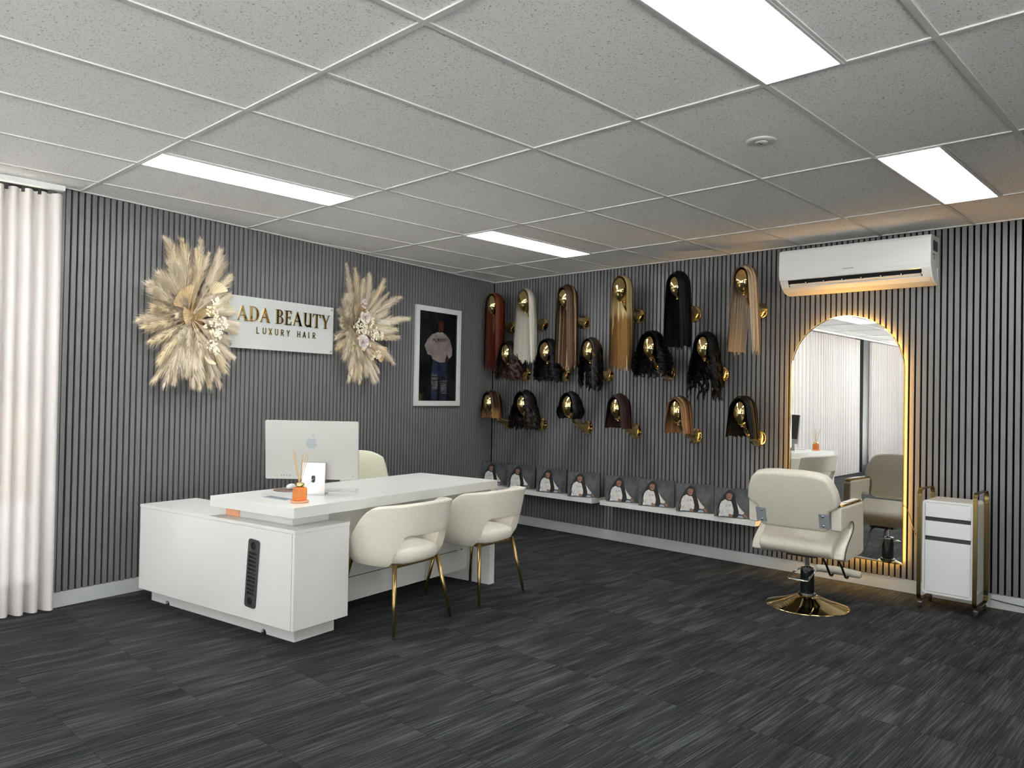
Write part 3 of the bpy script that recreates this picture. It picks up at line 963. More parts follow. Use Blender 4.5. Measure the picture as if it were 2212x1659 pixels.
def sans(ch):
    w_ = 0.13
    def ln(x0, y0, x1, y1):
        d = Vector((x1 - x0, y1 - y0)); n = Vector((-d.y, d.x)).normalized() * w_ / 2
        return [(x0 + n.x, y0 + n.y), (x0 - n.x, y0 - n.y), (x1 - n.x, y1 - n.y), (x1 + n.x, y1 + n.y)]
    return {'L': [ln(.07, 0, .07, 1), ln(0, .065, .5, .065)],
            'U': [ln(.07, .3, .07, 1), ln(.58, .3, .58, 1), arc_band(.325, .32, .32, .32, 180, 360, w_, w_)],
            'X': [ln(.03, 0, .57, 1), ln(.57, 0, .03, 1)],
            'R': [ln(.07, 0, .07, 1), arc_band(.28, .72, .28, .28, -90, 90, w_, w_), ln(.05, .935, .3, .935), ln(.05, .505, .3, .505), ln(.27, .5, .56, 0)],
            'Y': [ln(.02, 1, .3, .45), ln(.58, 1, .3, .45), ln(.3, 0, .3, .5)],
            'H': [ln(.07, 0, .07, 1), ln(.58, 0, .58, 1), ln(.07, .5, .58, .5)],
            'A': [ln(.03, 0, .31, 1), ln(.59, 0, .31, 1), ln(.13, .3, .49, .3)],
            'I': [ln(.07, 0, .07, 1)]}[ch]


x = -0.262
for ch in 'LUXURY HAIR':
    if ch == ' ': x += 0.046; continue
    mb = MB()
    for q, poly in enumerate(sans(ch)):
        mb.prism([(x + a * 0.046, -0.078 + b * 0.050) for a, b in poly], 0.0065 - 0.0001 * q, 'xz', -0.0125)
    mb.obj('letter', 'gold_sign', sg)
    x += (0.018 if ch == 'I' else 0.030) + 0.0268

# ================================================================== PAMPAS ARRANGEMENTS
M['pampas'] = noise_mat('pampas_grass', (0.76, 0.65, 0.48), (0.86, 0.77, 0.61), 5, rough=0.9, sheen=0.2)
M['pampas2'] = noise_mat('golden_pampas_grass', (0.78, 0.64, 0.41), (0.87, 0.76, 0.55), 5, rough=0.9, sheen=0.2)
M['pampas3'] = noise_mat('rosy_pampas_grass', (0.72, 0.60, 0.47), (0.81, 0.70, 0.57), 5, rough=0.9, sheen=0.2)
M['palm'] = noise_mat('dried_palm', (0.52, 0.37, 0.20), (0.66, 0.50, 0.30), 25, rough=0.7)
M['petal'] = mat('ivory_petal', (0.84, 0.79, 0.66), 0.8)
M['petal2'] = mat('pale_pink_petal', (0.78, 0.71, 0.69), 0.8)
M['twig'] = mat('brown_twig', (0.33, 0.20, 0.08), 0.8)


def plume(parent, base, tip, width, rng, material, n=1100):
    """feathery grass plume: stem plus many fine hairs; local x right, y into the wall, z up"""
    B, T = Vector(base), Vector(tip)
    width *= 1.42
    d = T - B; ln = d.length; dn = d.normalized()
    side = dn.cross(Vector((0, -1, 0)))
    if side.length < 1e-3: side = Vector((1, 0, 0))
    side.normalize()
    nrm = side.cross(dn).normalized()
    bend = side * rng.uniform(-0.12, 0.12) * ln + Vector((0, -1, 0)) * 0.05 * ln
    def pos(t): return B + d * t + bend * (4 * t * (1 - t)) * 0.5 + Vector((0, 0, -1)) * 0.03 * t * t * ln
    mb = MB()
    mb.tube([pos(0), pos(0.35), pos(0.7), pos(0.97)], [0.003, 0.0025, 0.002, 0.0008], 5)
    vs, fs = [], []
    lock = None
    for i in range(n):
        if i % 9 == 0:          # hairs grow in small tufts
            lt = 0.18 + 0.80 * rng.random() ** 0.8; la = rng.uniform(0, 2 * pi); lo_ = rng.uniform(0.55, 1.05); lf = rng.uniform(1.3, 2.3)
        t = min(1.0, lt + rng.uniform(0, 0.05))
        prof = min(1.0, (t - 0.10) / 0.32) * (1.0 - 0.66 * max(0, (t - 0.45) / 0.55) ** 1.6)
        p = pos(t)
        a = la + rng.uniform(-0.45, 0.45)
        rad = (side * cos(a) + nrm * sin(a))
        out = width * prof * lo_ * rng.uniform(0.7, 1.15)
        fwd = out * lf * rng.uniform(0.8, 1.2)
        p1 = p + rad * out * 0.60 + dn * fwd * 0.38
        p2 = p + rad * out + dn * fwd + Vector((0, 0, -1)) * 0.020 * rng.random()
        wv = dn.cross(rad).normalized() * rng.uniform(0.0008, 0.0018)
        k = len(vs)
        vs += [p - wv * .6, p + wv * .6, p1 + wv, p1 - wv, p2]
        fs += [(k, k + 1, k + 2, k + 3), (k + 3, k + 2, k + 4)]
    for q in vs: q.y = min(q.y, 0.014)
    mb.add(vs, fs)
    return mb.obj('plume', material, parent)


def fan_leaf(parent, c, ang, r, spread, n, material, y):
    """pleated palm fan"""
    mb = MB(); top, bot = [], []
    rows = [[], []]
    for i in range(2 * n + 1):
        a = ang + radians(-spread + 2 * spread * i / (2 * n))
        yy = y - (0.010 if i % 2 else 0.0)
        rr = r * (1.0 if i % 2 else 0.94)
        rows[0].append((c[0] + 0.012 * cos(a), yy * 0.5, c[1] + 0.012 * sin(a)))
        rows[1].append((c[0] + rr * cos(a), yy, c[1] + rr * sin(a)))
    return mb.grid(rows).obj('palm_leaf', material, parent, solid=0.0015)


def rose(parent, c, r, y, material):
    mb = MB(); rng = random.Random(int(c[0] * 1000))
    for ring, (rr, n, lift) in enumerate(((1.0, 7, 0.25), (0.72, 6, 0.5), (0.45, 5, 0.75), (0.22, 4, 0.95))):
        for k in range(n):
            a = 2 * pi * k / n + ring * 0.5 + rng.uniform(-.1, .1)
            rows = []
            for i in range(4):
                f = i / 3
                row = []
                for j in range(5):
                    g = -1 + 0.5 * j
                    aa = a + g * 0.52 * (1.2 - 0.3 * f)
                    rad = r * rr * (0.30 + 0.70 * f ** 0.8) * (1 - 0.10 * g * g)
                    row.append((c[0] + rad * cos(aa), y - r * lift * (0.3 + 0.7 * f) + r * 0.10 * f * f * (1 if ring == 0 else 0), c[1] + rad * sin(aa)))
                rows.append(row)
            mb.grid(rows)
    return mb.obj('rose', material, parent, smooth=True)


def blossom_cluster(parent, c, r, y, material, n, seed):
    mb = MB(); rng = random.Random(seed)
    for i in range(n):
        a = rng.uniform(0, 2 * pi); q = r * sqrt(rng.random())
        px, pz = c[0] + q * cos(a), c[1] + q * sin(a)
        py = y - 0.6 * sqrt(max(0, r * r - q * q)) - rng.uniform(0, 0.008)
        for k in range(4):
            b = a + k * pi / 2 + 0.4
            s_ = rng.uniform(0.008, 0.012)
            c1_, c2_ = (px + s_ * cos(b), pz + s_ * sin(b)), (px + s_ * .6 * cos(b + .9), pz + s_ * .6 * sin(b + .9))
            c3_ = (px + s_ * .6 * cos(b - .9), pz + s_ * .6 * sin(b - .9))
            mb.add([(px, py, pz), (c3_[0], py - 0.003, c3_[1]), (c1_[0], py - 0.001, c1_[1]), (c2_[0], py - 0.003, c2_[1])], [(0, 1, 2, 3)])
    return mb.obj('blossom', material, parent, solid=0.0012)


def berries(parent, pts, y, material, seed):
    rng = random.Random(seed)
    for (a, b) in pts:
        mb = MB()
        p0 = Vector((a, y + 0.03, b))
        mb.tube([p0, Vector((a, y, b)), Vector((a + 0.004, y - 0.02, b + 0.008))], 0.004, 6)
        for k in range(5):
            mb.sphere((a + rng.uniform(-.012, .012), y - 0.012 + rng.uniform(-.012, .006), b + rng.uniform(-.012, .012)), rng.uniform(.008, .012), 8, 6)
        mb.obj('berry_sprig', material, parent, smooth=True)


def pampas(name_label, s0, z0, tips, seed, decor):
    rng = random.Random(seed)
    root = thing('pampas_arrangement', name_label, 'flower arrangement', on_left(s0, z0, 0.02), ANG, 'pampas arrangements beside the sign')
    MB().box(-0.09, 0.09, -0.035, 0.0, -0.16, 0.16).obj('foam_base', 'twig', root, bevel=0.01)
    mats = ['pampas', 'pampas2', 'pampas3', 'pampas']
    for i, (tx, tz, wd) in enumerate(tips):
        bx, bz = tx * rng.uniform(0.05, 0.16), tz * rng.uniform(0.05, 0.18)
        plume(root, (bx, -0.025, bz), (tx, -rng.uniform(0.03, 0.10), tz), wd, rng, mats[rng.randrange(4)])
    # short inner plumes that cover the middle
    for i in range(16):
        a = 2 * pi * i / 16 + rng.uniform(-.2, .2)
        k = rng.uniform(0.55, 0.75)
        tx, tz = 0.27 * k * cos(a), 0.36 * k * sin(a)
        plume(root, (tx * 0.1, -0.03, tz * 0.1), (tx, -rng.uniform(0.09, 0.14), tz), 0.035, rng, mats[rng.randrange(4)], 600)
    decor(root)
    return root


def dec_left(r):
    fan_leaf(r, (-0.05, 0.05), radians(135), 0.17, 42, 11, 'palm', -0.150)
    fan_leaf(r, (0.0, 0.02), radians(190), 0.15, 25, 7, 'palm', -0.150)
    fan_leaf(r, (0.11, 0.17), radians(80), 0.09, 60, 9, 'pampas2', -0.155)
    fan_leaf(r, (0.02, -0.02), radians(110), 0.085, 65, 9, 'palm', -0.165)
    fan_leaf(r, (0.09, -0.25), radians(250), 0.075, 45, 3, 'pampas2', -0.150)
    blossom_cluster(r, (0.125, -0.04), 0.066, -0.150, 'petal', 46, 1)
    blossom_cluster(r, (0.06, 0.03), 0.055, -0.155, 'pampas2', 30, 2)
    blossom_cluster(r, (0.11, -0.11), 0.040, -0.150, 'petal', 26, 3)
    blossom_cluster(r, (0.075, -0.195), 0.040, -0.150, 'petal', 30, 4)
    blossom_cluster(r, (0.10, 0.12), 0.032, -0.145, 'petal', 18, 5)
    blossom_cluster(r, (0.11, -0.23), 0.026, -0.150, 'petal', 16, 6)
    berries(r, [(0.02, -0.06), (0.06, -0.03), (0.07, -0.10)], -0.150, 'pampas2', 7)


def dec_right(r):
    rose(r, (0.010, 0.105), 0.062, -0.135, 'petal2')
    rose(r, (-0.005, -0.105), 0.062, -0.135, 'petal2')
    blossom_cluster(r, (-0.05, 0.01), 0.075, -0.135, 'petal', 80, 11)
    blossom_cluster(r, (0.12, -0.04), 0.050, -0.130, 'petal', 46, 12)
    blossom_cluster(r, (0.20, -0.04), 0.040, -0.125, 'petal', 34, 13)
    blossom_cluster(r, (0.17, -0.205), 0.045, -0.120, 'petal', 30, 14)
    blossom_cluster(r, (-0.02, 0.22), 0.050, -0.125, 'petal2', 26, 15)
    berries(r, [(0.08, 0.09), (0.09, 0.06), (0.06, 0.03), (0.13, 0.03), (0.03, -0.02), (-0.07, -0.08), (0.06, -0.13), (-0.02, -0.17)], -0.140, 'pampas2', 16)
    berries(r, [(-0.04, 0.20), (-0.05, 0.17), (0.0, 0.16)], -0.135, 'twig', 17)
    fan_leaf(r, (0.10, -0.11), radians(-28), 0.22, 22, 7, 'palm', -0.110)
    fan_leaf(r, (0.14, 0.0), radians(-5), 0.20, 18, 6, 'palm', -0.105)
    fan_leaf(r, (0.05, -0.15), radians(-48), 0.13, 16, 2, 'pampas2', -0.130)
    for i in range(9):
        x0 = 0.17 + 0.018 * i
        for sgn in (-1, 1):
            MB().add([(x0, -0.12, 0.085), (x0 + 0.018, -0.125, 0.085 + sgn * 0.022), (x0 + 0.030, -0.122, 0.085 + sgn * 0.018), (x0 + 0.012, -0.12, 0.085)], [(0, 1, 2, 3)]).obj('fern_leaflet', 'petal', r, solid=0.001)


TL = [(-.24, .52, .050), (-.17, .48, .055), (-.10, .53, .050), (-.02, .47, .045), (.05, .57, .040), (.09, .47, .035), (.17, .50, .055), (.23, .44, .055), (.26, .33, .050),
      (.28, .20, .045), (.30, .09, .04), (.26, .12, .045), (.30, -.02, .045), (.31, -.06, .04), (.27, -.14, .045), (.29, -.24, .045), (.24, -.34, .05), (.22, -.46, .04), (.14, -.44, .05),
      (.12, -.40, .04), (.03, -.46, .045), (-.02, -.45, .05), (-.07, -.38, .05), (-.15, -.42, .055), (-.22, -.44, .05), (-.27, -.42, .045), (-.26, -.30, .05), (-.31, -.17, .045),
      (-.35, -.07, .05), (-.37, -.03, .045), (-.30, .05, .05), (-.34, .20, .055), (-.31, .16, .055), (-.25, .27, .055), (-.20, .34, .055), (-.10, .36, .05)]
pampas('larger pampas grass wall arrangement with fan palms, left of the sign', 3.645, 1.845, TL, 21, dec_left)
TR = [(-.17, .55, .030), (-.12, .43, .035), (-.02, .53, .042), (.02, .44, .04), (.12, .51, .042), (.11, .40, .04), (.27, .48, .040), (.22, .37, .045), (.40, .38, .026), (.30, .30, .04),
      (.49, .345, .040), (.38, .24, .045), (.60, .165, .042), (.44, .14, .05), (.46, .05, .045), (.48, -.01, .035), (.34, .02, .05), (.41, -.26, .040), (.32, -.20, .045), (.28, -.34, .025), (.22, -.40, .03),
      (.20, -.42, .045), (.12, -.36, .045), (.04, -.42, .04), (-.03, -.40, .035), (-.10, -.42, .035), (-.09, -.30, .045), (-.16, -.22, .045), (-.20, -.15, .04), (-.19, -.06, .04),
      (-.20, .03, .035), (-.20, .09, .035), (-.19, .16, .035), (-.15, .24, .045), (-.10, .30, .045)]
pampas('smaller spiky pampas arrangement with two roses, right of the sign', 2.100, 1.885, TR, 33, dec_right)

# ================================================================== FRAMED PICTURE
M['frame_w'] = mat('white_picture_frame', (0.66, 0.67, 0.665), 0.3)
M['pic_bg'] = noise_mat('dark_photo_background', (0.004, 0.004, 0.006), (0.012, 0.012, 0.016), 4, (2, 2, 0.5), rough=0.12)
M['pic_sw'] = noise_mat('printed_grey_pink_sweatshirt', (0.16, 0.135, 0.13), (0.26, 0.215, 0.205), 9, rough=0.12)
M['pic_jean'] = noise_mat('printed_blue_jeans', (0.012, 0.015, 0.030), (0.030, 0.037, 0.070), 9, rough=0.12)
M['pic_skin'] = mat('printed_brown_skin', (0.055, 0.020, 0.013), 0.12)
M['pic_rip'] = noise_mat('printed_ripped_denim', (0.018, 0.020, 0.030), (0.15, 0.14, 0.15), 30, (1, 1, 4), rough=0.12)
M['pic_hair'] = mat('printed_black_hair', (0.006, 0.005, 0.005), 0.12)
M['pic_white'] = mat('printed_white_collar', (0.27, 0.25, 0.245), 0.12)
M['pic_lip'] = mat('printed_lips', (0.20, 0.03, 0.03), 0.12)
pf = thing('framed_picture', 'white framed dark portrait photo of a person in a sweatshirt and jeans', 'picture', on_left(0.942, 1.712, 0.0), ANG)
PW, PH, FW = 0.342, 0.485, 0.050
fm = MB()
for a in ((-PW, PW, PH - FW, PH), (-PW, PW, -PH, -PH + FW), (-PW, -PW + FW, -PH + FW, PH - FW), (PW - FW, PW, -PH + FW, PH - FW)):
    fm.box(a[0], a[1], -0.028, -0.001, a[2], a[3])
fm.obj('frame', 'frame_w', pf, bevel=0.002)
MB().tube([(-0.03, -0.004, PH), (0.0, -0.006, PH + 0.035), (0.03, -0.004, PH)], 0.0015, 6).obj('hanger', 'steel', pf)


def ell(cx, cy, rx, ry, n=24):
    return [(cx + rx * cos(2 * pi * i / n), cy + ry * sin(2 * pi * i / n)) for i in range(n)]


def flat_print(name, parent, mats, layers, y0, kx, kz):
    """flat printed picture: coloured shapes lying within a millimetre of each other"""
    mb = MB()
    for n, (mi, pts) in enumerate(layers):
        yy = y0 - 0.00012 * n
        k = len(mb.v)
        mb.add([(a * kx, yy, b * kz) for a, b in pts], [tuple(range(len(pts)))], mi)
    return mb.obj(name, mats, parent)


def band(x0, x1, y0, y1):
    return [(x0, y0), (x1, y0), (x1, y1), (x0, y1)]


# picture coordinates: x -1..1, z -1..1
def zp(px, py):   # pixels of the zoomed crop to picture coordinates (keystone removed roughly)
    t = (py - 225) / 1280.0
    xl = 187 - 22 * t; xr = 732 - 20 * t
    yt = 192 + (px - 187) / 545 * 75; yb = 1505 - (px - 165) / 550 * 2
    return (-1 + 2 * (px - xl) / (xr - xl), 1 - 2 * (py - yt) / (yb - yt))


def Q(*pts): return [zp(*p) for p in pts]


ly = [(0, band(-1, 1, -1, 1)),
      (6, Q((430, 470), (425, 380), (455, 335), (500, 325), (545, 350), (550, 430), (530, 520), (450, 530))),
      (4, Q((455, 440), (460, 365), (495, 345), (530, 365), (537, 430), (530, 480), (505, 515), (470, 515), (450, 490))),
      (8, Q((488, 462), (505, 455), (522, 462), (505, 474))),
      (6, Q((480, 410), (500, 405), (500, 412), (482, 416))), (6, Q((515, 408), (532, 408), (530, 415), (517, 414))),
      (4, Q((450, 500), (515, 505), (510, 550), (455, 545))),
      (2, Q((300, 830), (260, 700), (300, 620), (360, 545), (440, 510), (520, 520), (570, 555), (620, 620), (655, 760), (650, 850), (610, 895), (585, 860), (580, 820), (545, 945), (470, 950), (370, 900), (355, 850))),
      (7, Q((430, 510), (470, 525), (480, 575), (425, 545))), (7, Q((475, 525), (515, 510), (540, 560), (495, 580))),
      (3, Q((375, 905), (470, 952), (580, 950), (583, 1060), (578, 1250), (565, 1495), (470, 1495), (475, 1250), (460, 1130), (440, 1300), (430, 1495), (350, 1495), (352, 1250), (355, 1060))),
      (5, Q((355, 1120), (440, 1115), (445, 1210), (440, 1330), (358, 1340), (352, 1210))),
      (5, Q((470, 1215), (575, 1200), (570, 1400), (495, 1395))),
      (6, Q((360, 1150), (445, 1148), (445, 1158), (360, 1162))), (6, Q((358, 1205), (440, 1205), (440, 1212), (358, 1214))), (6, Q((478, 1235), (570, 1228), (570, 1238), (480, 1246))),
      (4, Q((545, 950), (560, 900), (590, 860), (610, 895), (590, 940), (570, 965)))]
# faint printed lettering on the chest, too small to read
for i, (a, b) in enumerate(((375, 20), (398, 14), (440, 22), (466, 10), (486, 12), (504, 14), (524, 12), (542, 14))):
    ly.append((6, Q((a, 608), (a + b * .7, 600), (a + b * .7, 632 + (i % 2) * 6), (a, 630))))
ly.append((6, Q((400, 645), (530, 640), (530, 645), (400, 650))))
flat_print('print', pf, ['pic_bg', 'pic_bg', 'pic_sw', 'pic_jean', 'pic_skin', 'pic_rip', 'pic_hair', 'pic_white', 'pic_lip'], ly, -0.012, PW - FW, PH - FW)

# ================================================================== WIGS ON GOLD HEADS
RX, RY, RZH = 0.096, 0.074, 0.114


def gold_head(i, s, z, label):
    t = thing('head_stand', label, 'mannequin head', (XR - 0.27, CO.y - s, z), pi, 'gold wall mounted mannequin heads')
    if i in HEAD_CACHE:
        for nm, me, kw in HEAD_CACHE[i]: link(nm, me, t, **kw)
        return t
    rows = []
    for a in range(21):
        th = pi * a / 20
        zz = cos(th); r = sin(th)
        k = 1.0 if zz > 0 else 1.0 - 0.20 * zz * zz
        xo = 0.012 * max(0, -zz)
        rows.append([(xo + RX * r * k * cos(2 * pi * j / 28), RY * r * k * sin(2 * pi * j / 28), RZH * zz) for j in range(28)])
    hm = MB().grid(rows, closed=True).mesh('head', 'gold', True)
    # neck bending back and flaring into the wall plate
    path, rad = [], []
    ctrl = [(-0.036, -0.060), (-0.040, -0.112), (-0.062, -0.152), (-0.112, -0.182), (-0.168, -0.202), (-0.212, -0.211), (-0.240, -0.214), (-0.258, -0.215), (-0.2685, -0.215)]
    rr = [0.024, 0.023, 0.024, 0.027, 0.032, 0.040, 0.053, 0.069, 0.080]
    for (x_, z_), r_ in zip(ctrl, rr):
        path.append((x_, 0, z_)); rad.append(r_)
    nm = MB().tube(path, rad, 24).mesh('neck', 'gold', True)
    cm = MB().lathe([(0.0, 0.0), (0.019, 0.0), (0.021, 0.003), (0.019, 0.006), (0.0, 0.006)], 20).mesh('chin_ring', 'gold', True)
    HEAD_CACHE[i] = [('head', hm, {}), ('neck', nm, {'sub': 1}), ('chin_ring', cm, {'loc': (0.006, 0, -0.118)})]
    for n_, me, kw in HEAD_CACHE[i]: link(n_, me, t, **kw)
    return t


HEAD_CACHE = {}


def wig(s, z, p, label, material, seed):
    """hair hanging from a cap round the head; local x out of the wall, y along it, z up"""
    rng = random.Random(seed)
    t = thing('wig', label, 'wig', (XR - 0.27, CO.y - s, z), pi, 'wigs on gold heads')
    Lh, vol = p['L'], p.get('vol', 1.0)
    a0 = radians(p.get('a0', 52) + 7); curl = p.get('curl', 0.0); cf = p.get('freq', 3.0)
    flare = p.get('flare', 0.02); bulge = p.get('bulge', 0.0); ends = p.get('ends', 0.06); front = p.get('front', 0.0)
    gap = p.get('gap', 0.0)
    cap_x, cap_y, cap_z = (RX + 0.010) * vol, (RY + 0.012) * vol, (RZH + 0.012) * (1 + (vol - 1) * 0.5)

    def strand(a, side, b0, lay, n, ph, amp, Ls):
        pts = []
        nb = 5
        Sx, Sy, Sz = cap_x * (1 + lay), cap_y * (1 + lay), cap_z * (1 + lay * 0.5)
        for i in range(nb):
            b = b0 + (pi / 2 - b0) * i / nb
            pts.append(Vector((Sx * cos(a), side * Sy * sin(a) * sin(b), Sz * sin(a) * cos(b))))
        e = Vector((Sx * cos(a), side * Sy * sin(a), 0))
        for i in range(n + 1):
            u = i / n
            zz = -Ls * u
            k = 1.0 + bulge * sin(pi * min(1, u * 1.02))
            x_ = e.x * (k if bulge >= 0 else 1) - front * u * max(0, e.x) / cap_x
            y_ = e.y * k + side * flare * u ** 0.8
            if gap: y_ += side * gap * u * (1 if a < 1.9 else 0.6)
            am = amp * min(1.0, 0.15 + u * 1.8 + 0.35 * (1 if p.get('rootcurl') else 0))
            pts.append(Vector((x_ + am * cos(ph + cf * 2 * pi * u), y_ + am * sin(ph + cf * 2 * pi * u), zz + 0.4 * am * sin(2 * ph + cf * 4 * pi * u))))
        return pts

    vs, fs, uvs = [], [], []

    def ribbon(pts, wd, rnd):
        k = len(vs); m_ = len(pts)
        for i, q in enumerate(pts):
            tg = (pts[min(i + 1, m_ - 1)] - pts[max(i - 1, 0)]).normalized()
            nr = Vector((q.x, q.y, max(0, q.z)))
            if nr.length < 1e-4: nr = Vector((0, 0, 1))
            wv = tg.cross(nr.normalized())
            if wv.length < 1e-4: wv = Vector((0, 1, 0))
            f = i / (m_ - 1)
            wv = wv.normalized() * wd * (1.0 if f < 0.75 else 1.0 - 0.8 * (f - 0.75) / 0.25 * p.get('taper', 0.8))
            vs.append(q - wv); vs.append(q + wv)
            uvs.append((rnd, f)); uvs.append((rnd + 0.012, f))
        for i in range(m_ - 1):
            fs.append((k + 2 * i, k + 2 * i + 1, k + 2 * i + 3, k + 2 * i + 2))

    # under-layer that keeps the hair opaque
    nA = 18
    for side in (-1, 1):
        rows = []
        for j in range(nA + 1):
            a = a0 + (radians(178) - a0) * j / nA
            rows.append(strand(a, side, radians(1 if p.get('part', 0) == 0 else 1), -0.035, 9, j * 0.6, curl * 0.4, Lh * p.get('under', 0.93)))
        k = len(vs); m_ = len(rows[0])
        for j, rw in enumerate(rows):
            for i, q in enumerate(rw):
                vs.append(q); uvs.append((0.02 + 0.95 * ((j * 7) % nA) / nA if side > 0 else 0.95 - 0.9 * ((j * 5) % nA) / nA, i / (m_ - 1)))
        for j in range(nA):
            for i in range(m_ - 1):
                fs.append((k + j * m_ + i, k + j * m_ + i + 1, k + (j + 1) * m_ + i + 1, k + (j + 1) * m_ + i))
    per = 7
    spread = p.get('clump', 0.007)
    for q in range(p.get('n', 300) // per + 8):
        side = -1 if q % 2 else 1
        a = a0 + (radians(180) - a0) * rng.random() ** 1.2
        if q < 10: a = a0 + 0.03 * rng.random()          # locks that frame the face
        b0 = radians(rng.choice((0.5, 0.5, 1, 2, 6, 18)) + rng.random() * 2)
        lay = rng.uniform(0.0, p.get('lay', 0.06))
        Lk = Lh * (1 - ends * rng.random() ** 1.3)
        ph = rng.uniform(0, 2 * pi); am = curl * rng.uniform(0.7, 1.3); lr = rng.random() * 0.93
        for e_ in range(per):
            c_ = strand(a + rng.uniform(-.03, .03), side, b0, lay + rng.uniform(-.008, .012), p.get('seg', 12), ph + rng.uniform(-.25, .25), am, Lk * rng.uniform(0.93, 1.0))
            off = Vector((rng.uniform(-1, 1), rng.uniform(-1, 1), 0)) * spread
            m_ = len(c_)
            c_ = [v + off * min(1, i / 5.0) * (1.15 - 0.75 * i / m_) for i, v in enumerate(c_)]
            ribbon(c_, p.get('wd', 0.0045) * rng.uniform(0.6, 1.2), lr + 0.03 * rng.random())
    me = bpy.data.meshes.new('hair')
    me.from_pydata([tuple(v) for v in vs], [], fs)
    me.materials.append(material)
    ul = me.uv_layers.new(name='UVMap')
    for l_ in me.loops:
        ul.data[l_.index].uv = uvs[l_.vertex_index]
    me.polygons.foreach_set('use_smooth', [True] * len(me.polygons))
    me.update()
    o = link('hair', me, t)
    # lace parting line on top
    pp = [(cap_x * 1.03 * cos(a_), p.get('part', 0.0) * 0.02, cap_z * 1.03 * sin(a_)) for a_ in [a0 + (radians(112) - a0) * i / 6 for i in range(7)]]
    MB().tube(pp, 0.0016, 6).obj('lace_parting', 'lace', t)
    return t


M['lace'] = mat('skin_tone_lace', (0.40, 0.27, 0.17), 0.7)
K = (0.0035, 0.0032, 0.0036)
hm = {
    'red': make_hair('copper_red_hair', [(0.0, (0.16, 0.055, 0.018)), (0.3, (0.135, 0.026, 0.007)), (1.0, (0.075, 0.009, 0.004))], (0.40, 0.19, 0.08), 0.08),
    'plat': make_hair('platinum_hair', [(0.0, (0.42, 0.35, 0.25)), (0.3, (0.56, 0.51, 0.44)), (1.0, (0.60, 0.555, 0.49))], (0.66, 0.62, 0.56), 0.25),
    'high': make_hair('brown_highlighted_hair', [(0.0, (0.035, 0.018, 0.011)), (0.4, (0.060, 0.033, 0.018)), (1.0, (0.095, 0.054, 0.030))], (0.50, 0.37, 0.20), 0.30),
    'ombre': make_hair('blonde_to_caramel_hair', [(0.0, (0.52, 0.36, 0.15)), (0.52, (0.66, 0.52, 0.27)), (0.585, (0.30, 0.16, 0.045)), (1.0, (0.25, 0.125, 0.04))], (0.72, 0.60, 0.36), 0.10),
    'black': make_hair('black_hair', [(0.0, K), (1.0, (0.005, 0.0045, 0.0055))], (0.009, 0.008, 0.0095), 0.3, 0.5),
    'ash': make_hair('ash_blonde_hair', [(0.0, (0.045, 0.024, 0.012)), (0.20, (0.30, 0.20, 0.11)), (0.32, (0.48, 0.37, 0.25)), (1.0, (0.50, 0.39, 0.265))], (0.58, 0.46, 0.33), 0.3),
    'bcurl': make_hair('dark_brown_hair', [(0.0, K), (0.40, (0.014, 0.009, 0.008)), (0.6, (0.050, 0.026, 0.021)), (1.0, (0.062, 0.032, 0.026))], (0.085, 0.048, 0.040), 0.2),
    'topc': make_hair('caramel_rooted_black_hair', [(0.0, (0.020, 0.011, 0.007)), (0.22, (0.15, 0.068, 0.022)), (0.36, (0.05, 0.026, 0.013)), (0.48, K), (1.0, K)], (0.014, 0.011, 0.010), 0.35),
    'bcurl2': make_hair('darkest_brown_hair', [(0.0, K), (0.5, (0.013, 0.009, 0.008)), (1.0, (0.022, 0.014, 0.011))], (0.036, 0.023, 0.018), 0.2),
    'bob1': make_hair('brown_bob_caramel_ends', [(0.0, (0.022, 0.010, 0.007)), (0.5, (0.055, 0.022, 0.012)), (0.75, (0.27, 0.135, 0.045)), (1.0, (0.38, 0.20, 0.07))], (0.17, 0.078, 0.026), 0.2),
    'maroon': make_hair('dark_maroon_hair', [(0.0, (0.016, 0.008, 0.007)), (0.4, (0.034, 0.012, 0.010)), (1.0, (0.040, 0.013, 0.011))], (0.055, 0.018, 0.014), 0.2),
    'ginger': make_hair('light_brown_hair', [(0.0, (0.065, 0.030, 0.012)), (0.28, (0.22, 0.115, 0.050)), (1.0, (0.33, 0.18, 0.085))], (0.41, 0.24, 0.12), 0.22),
}
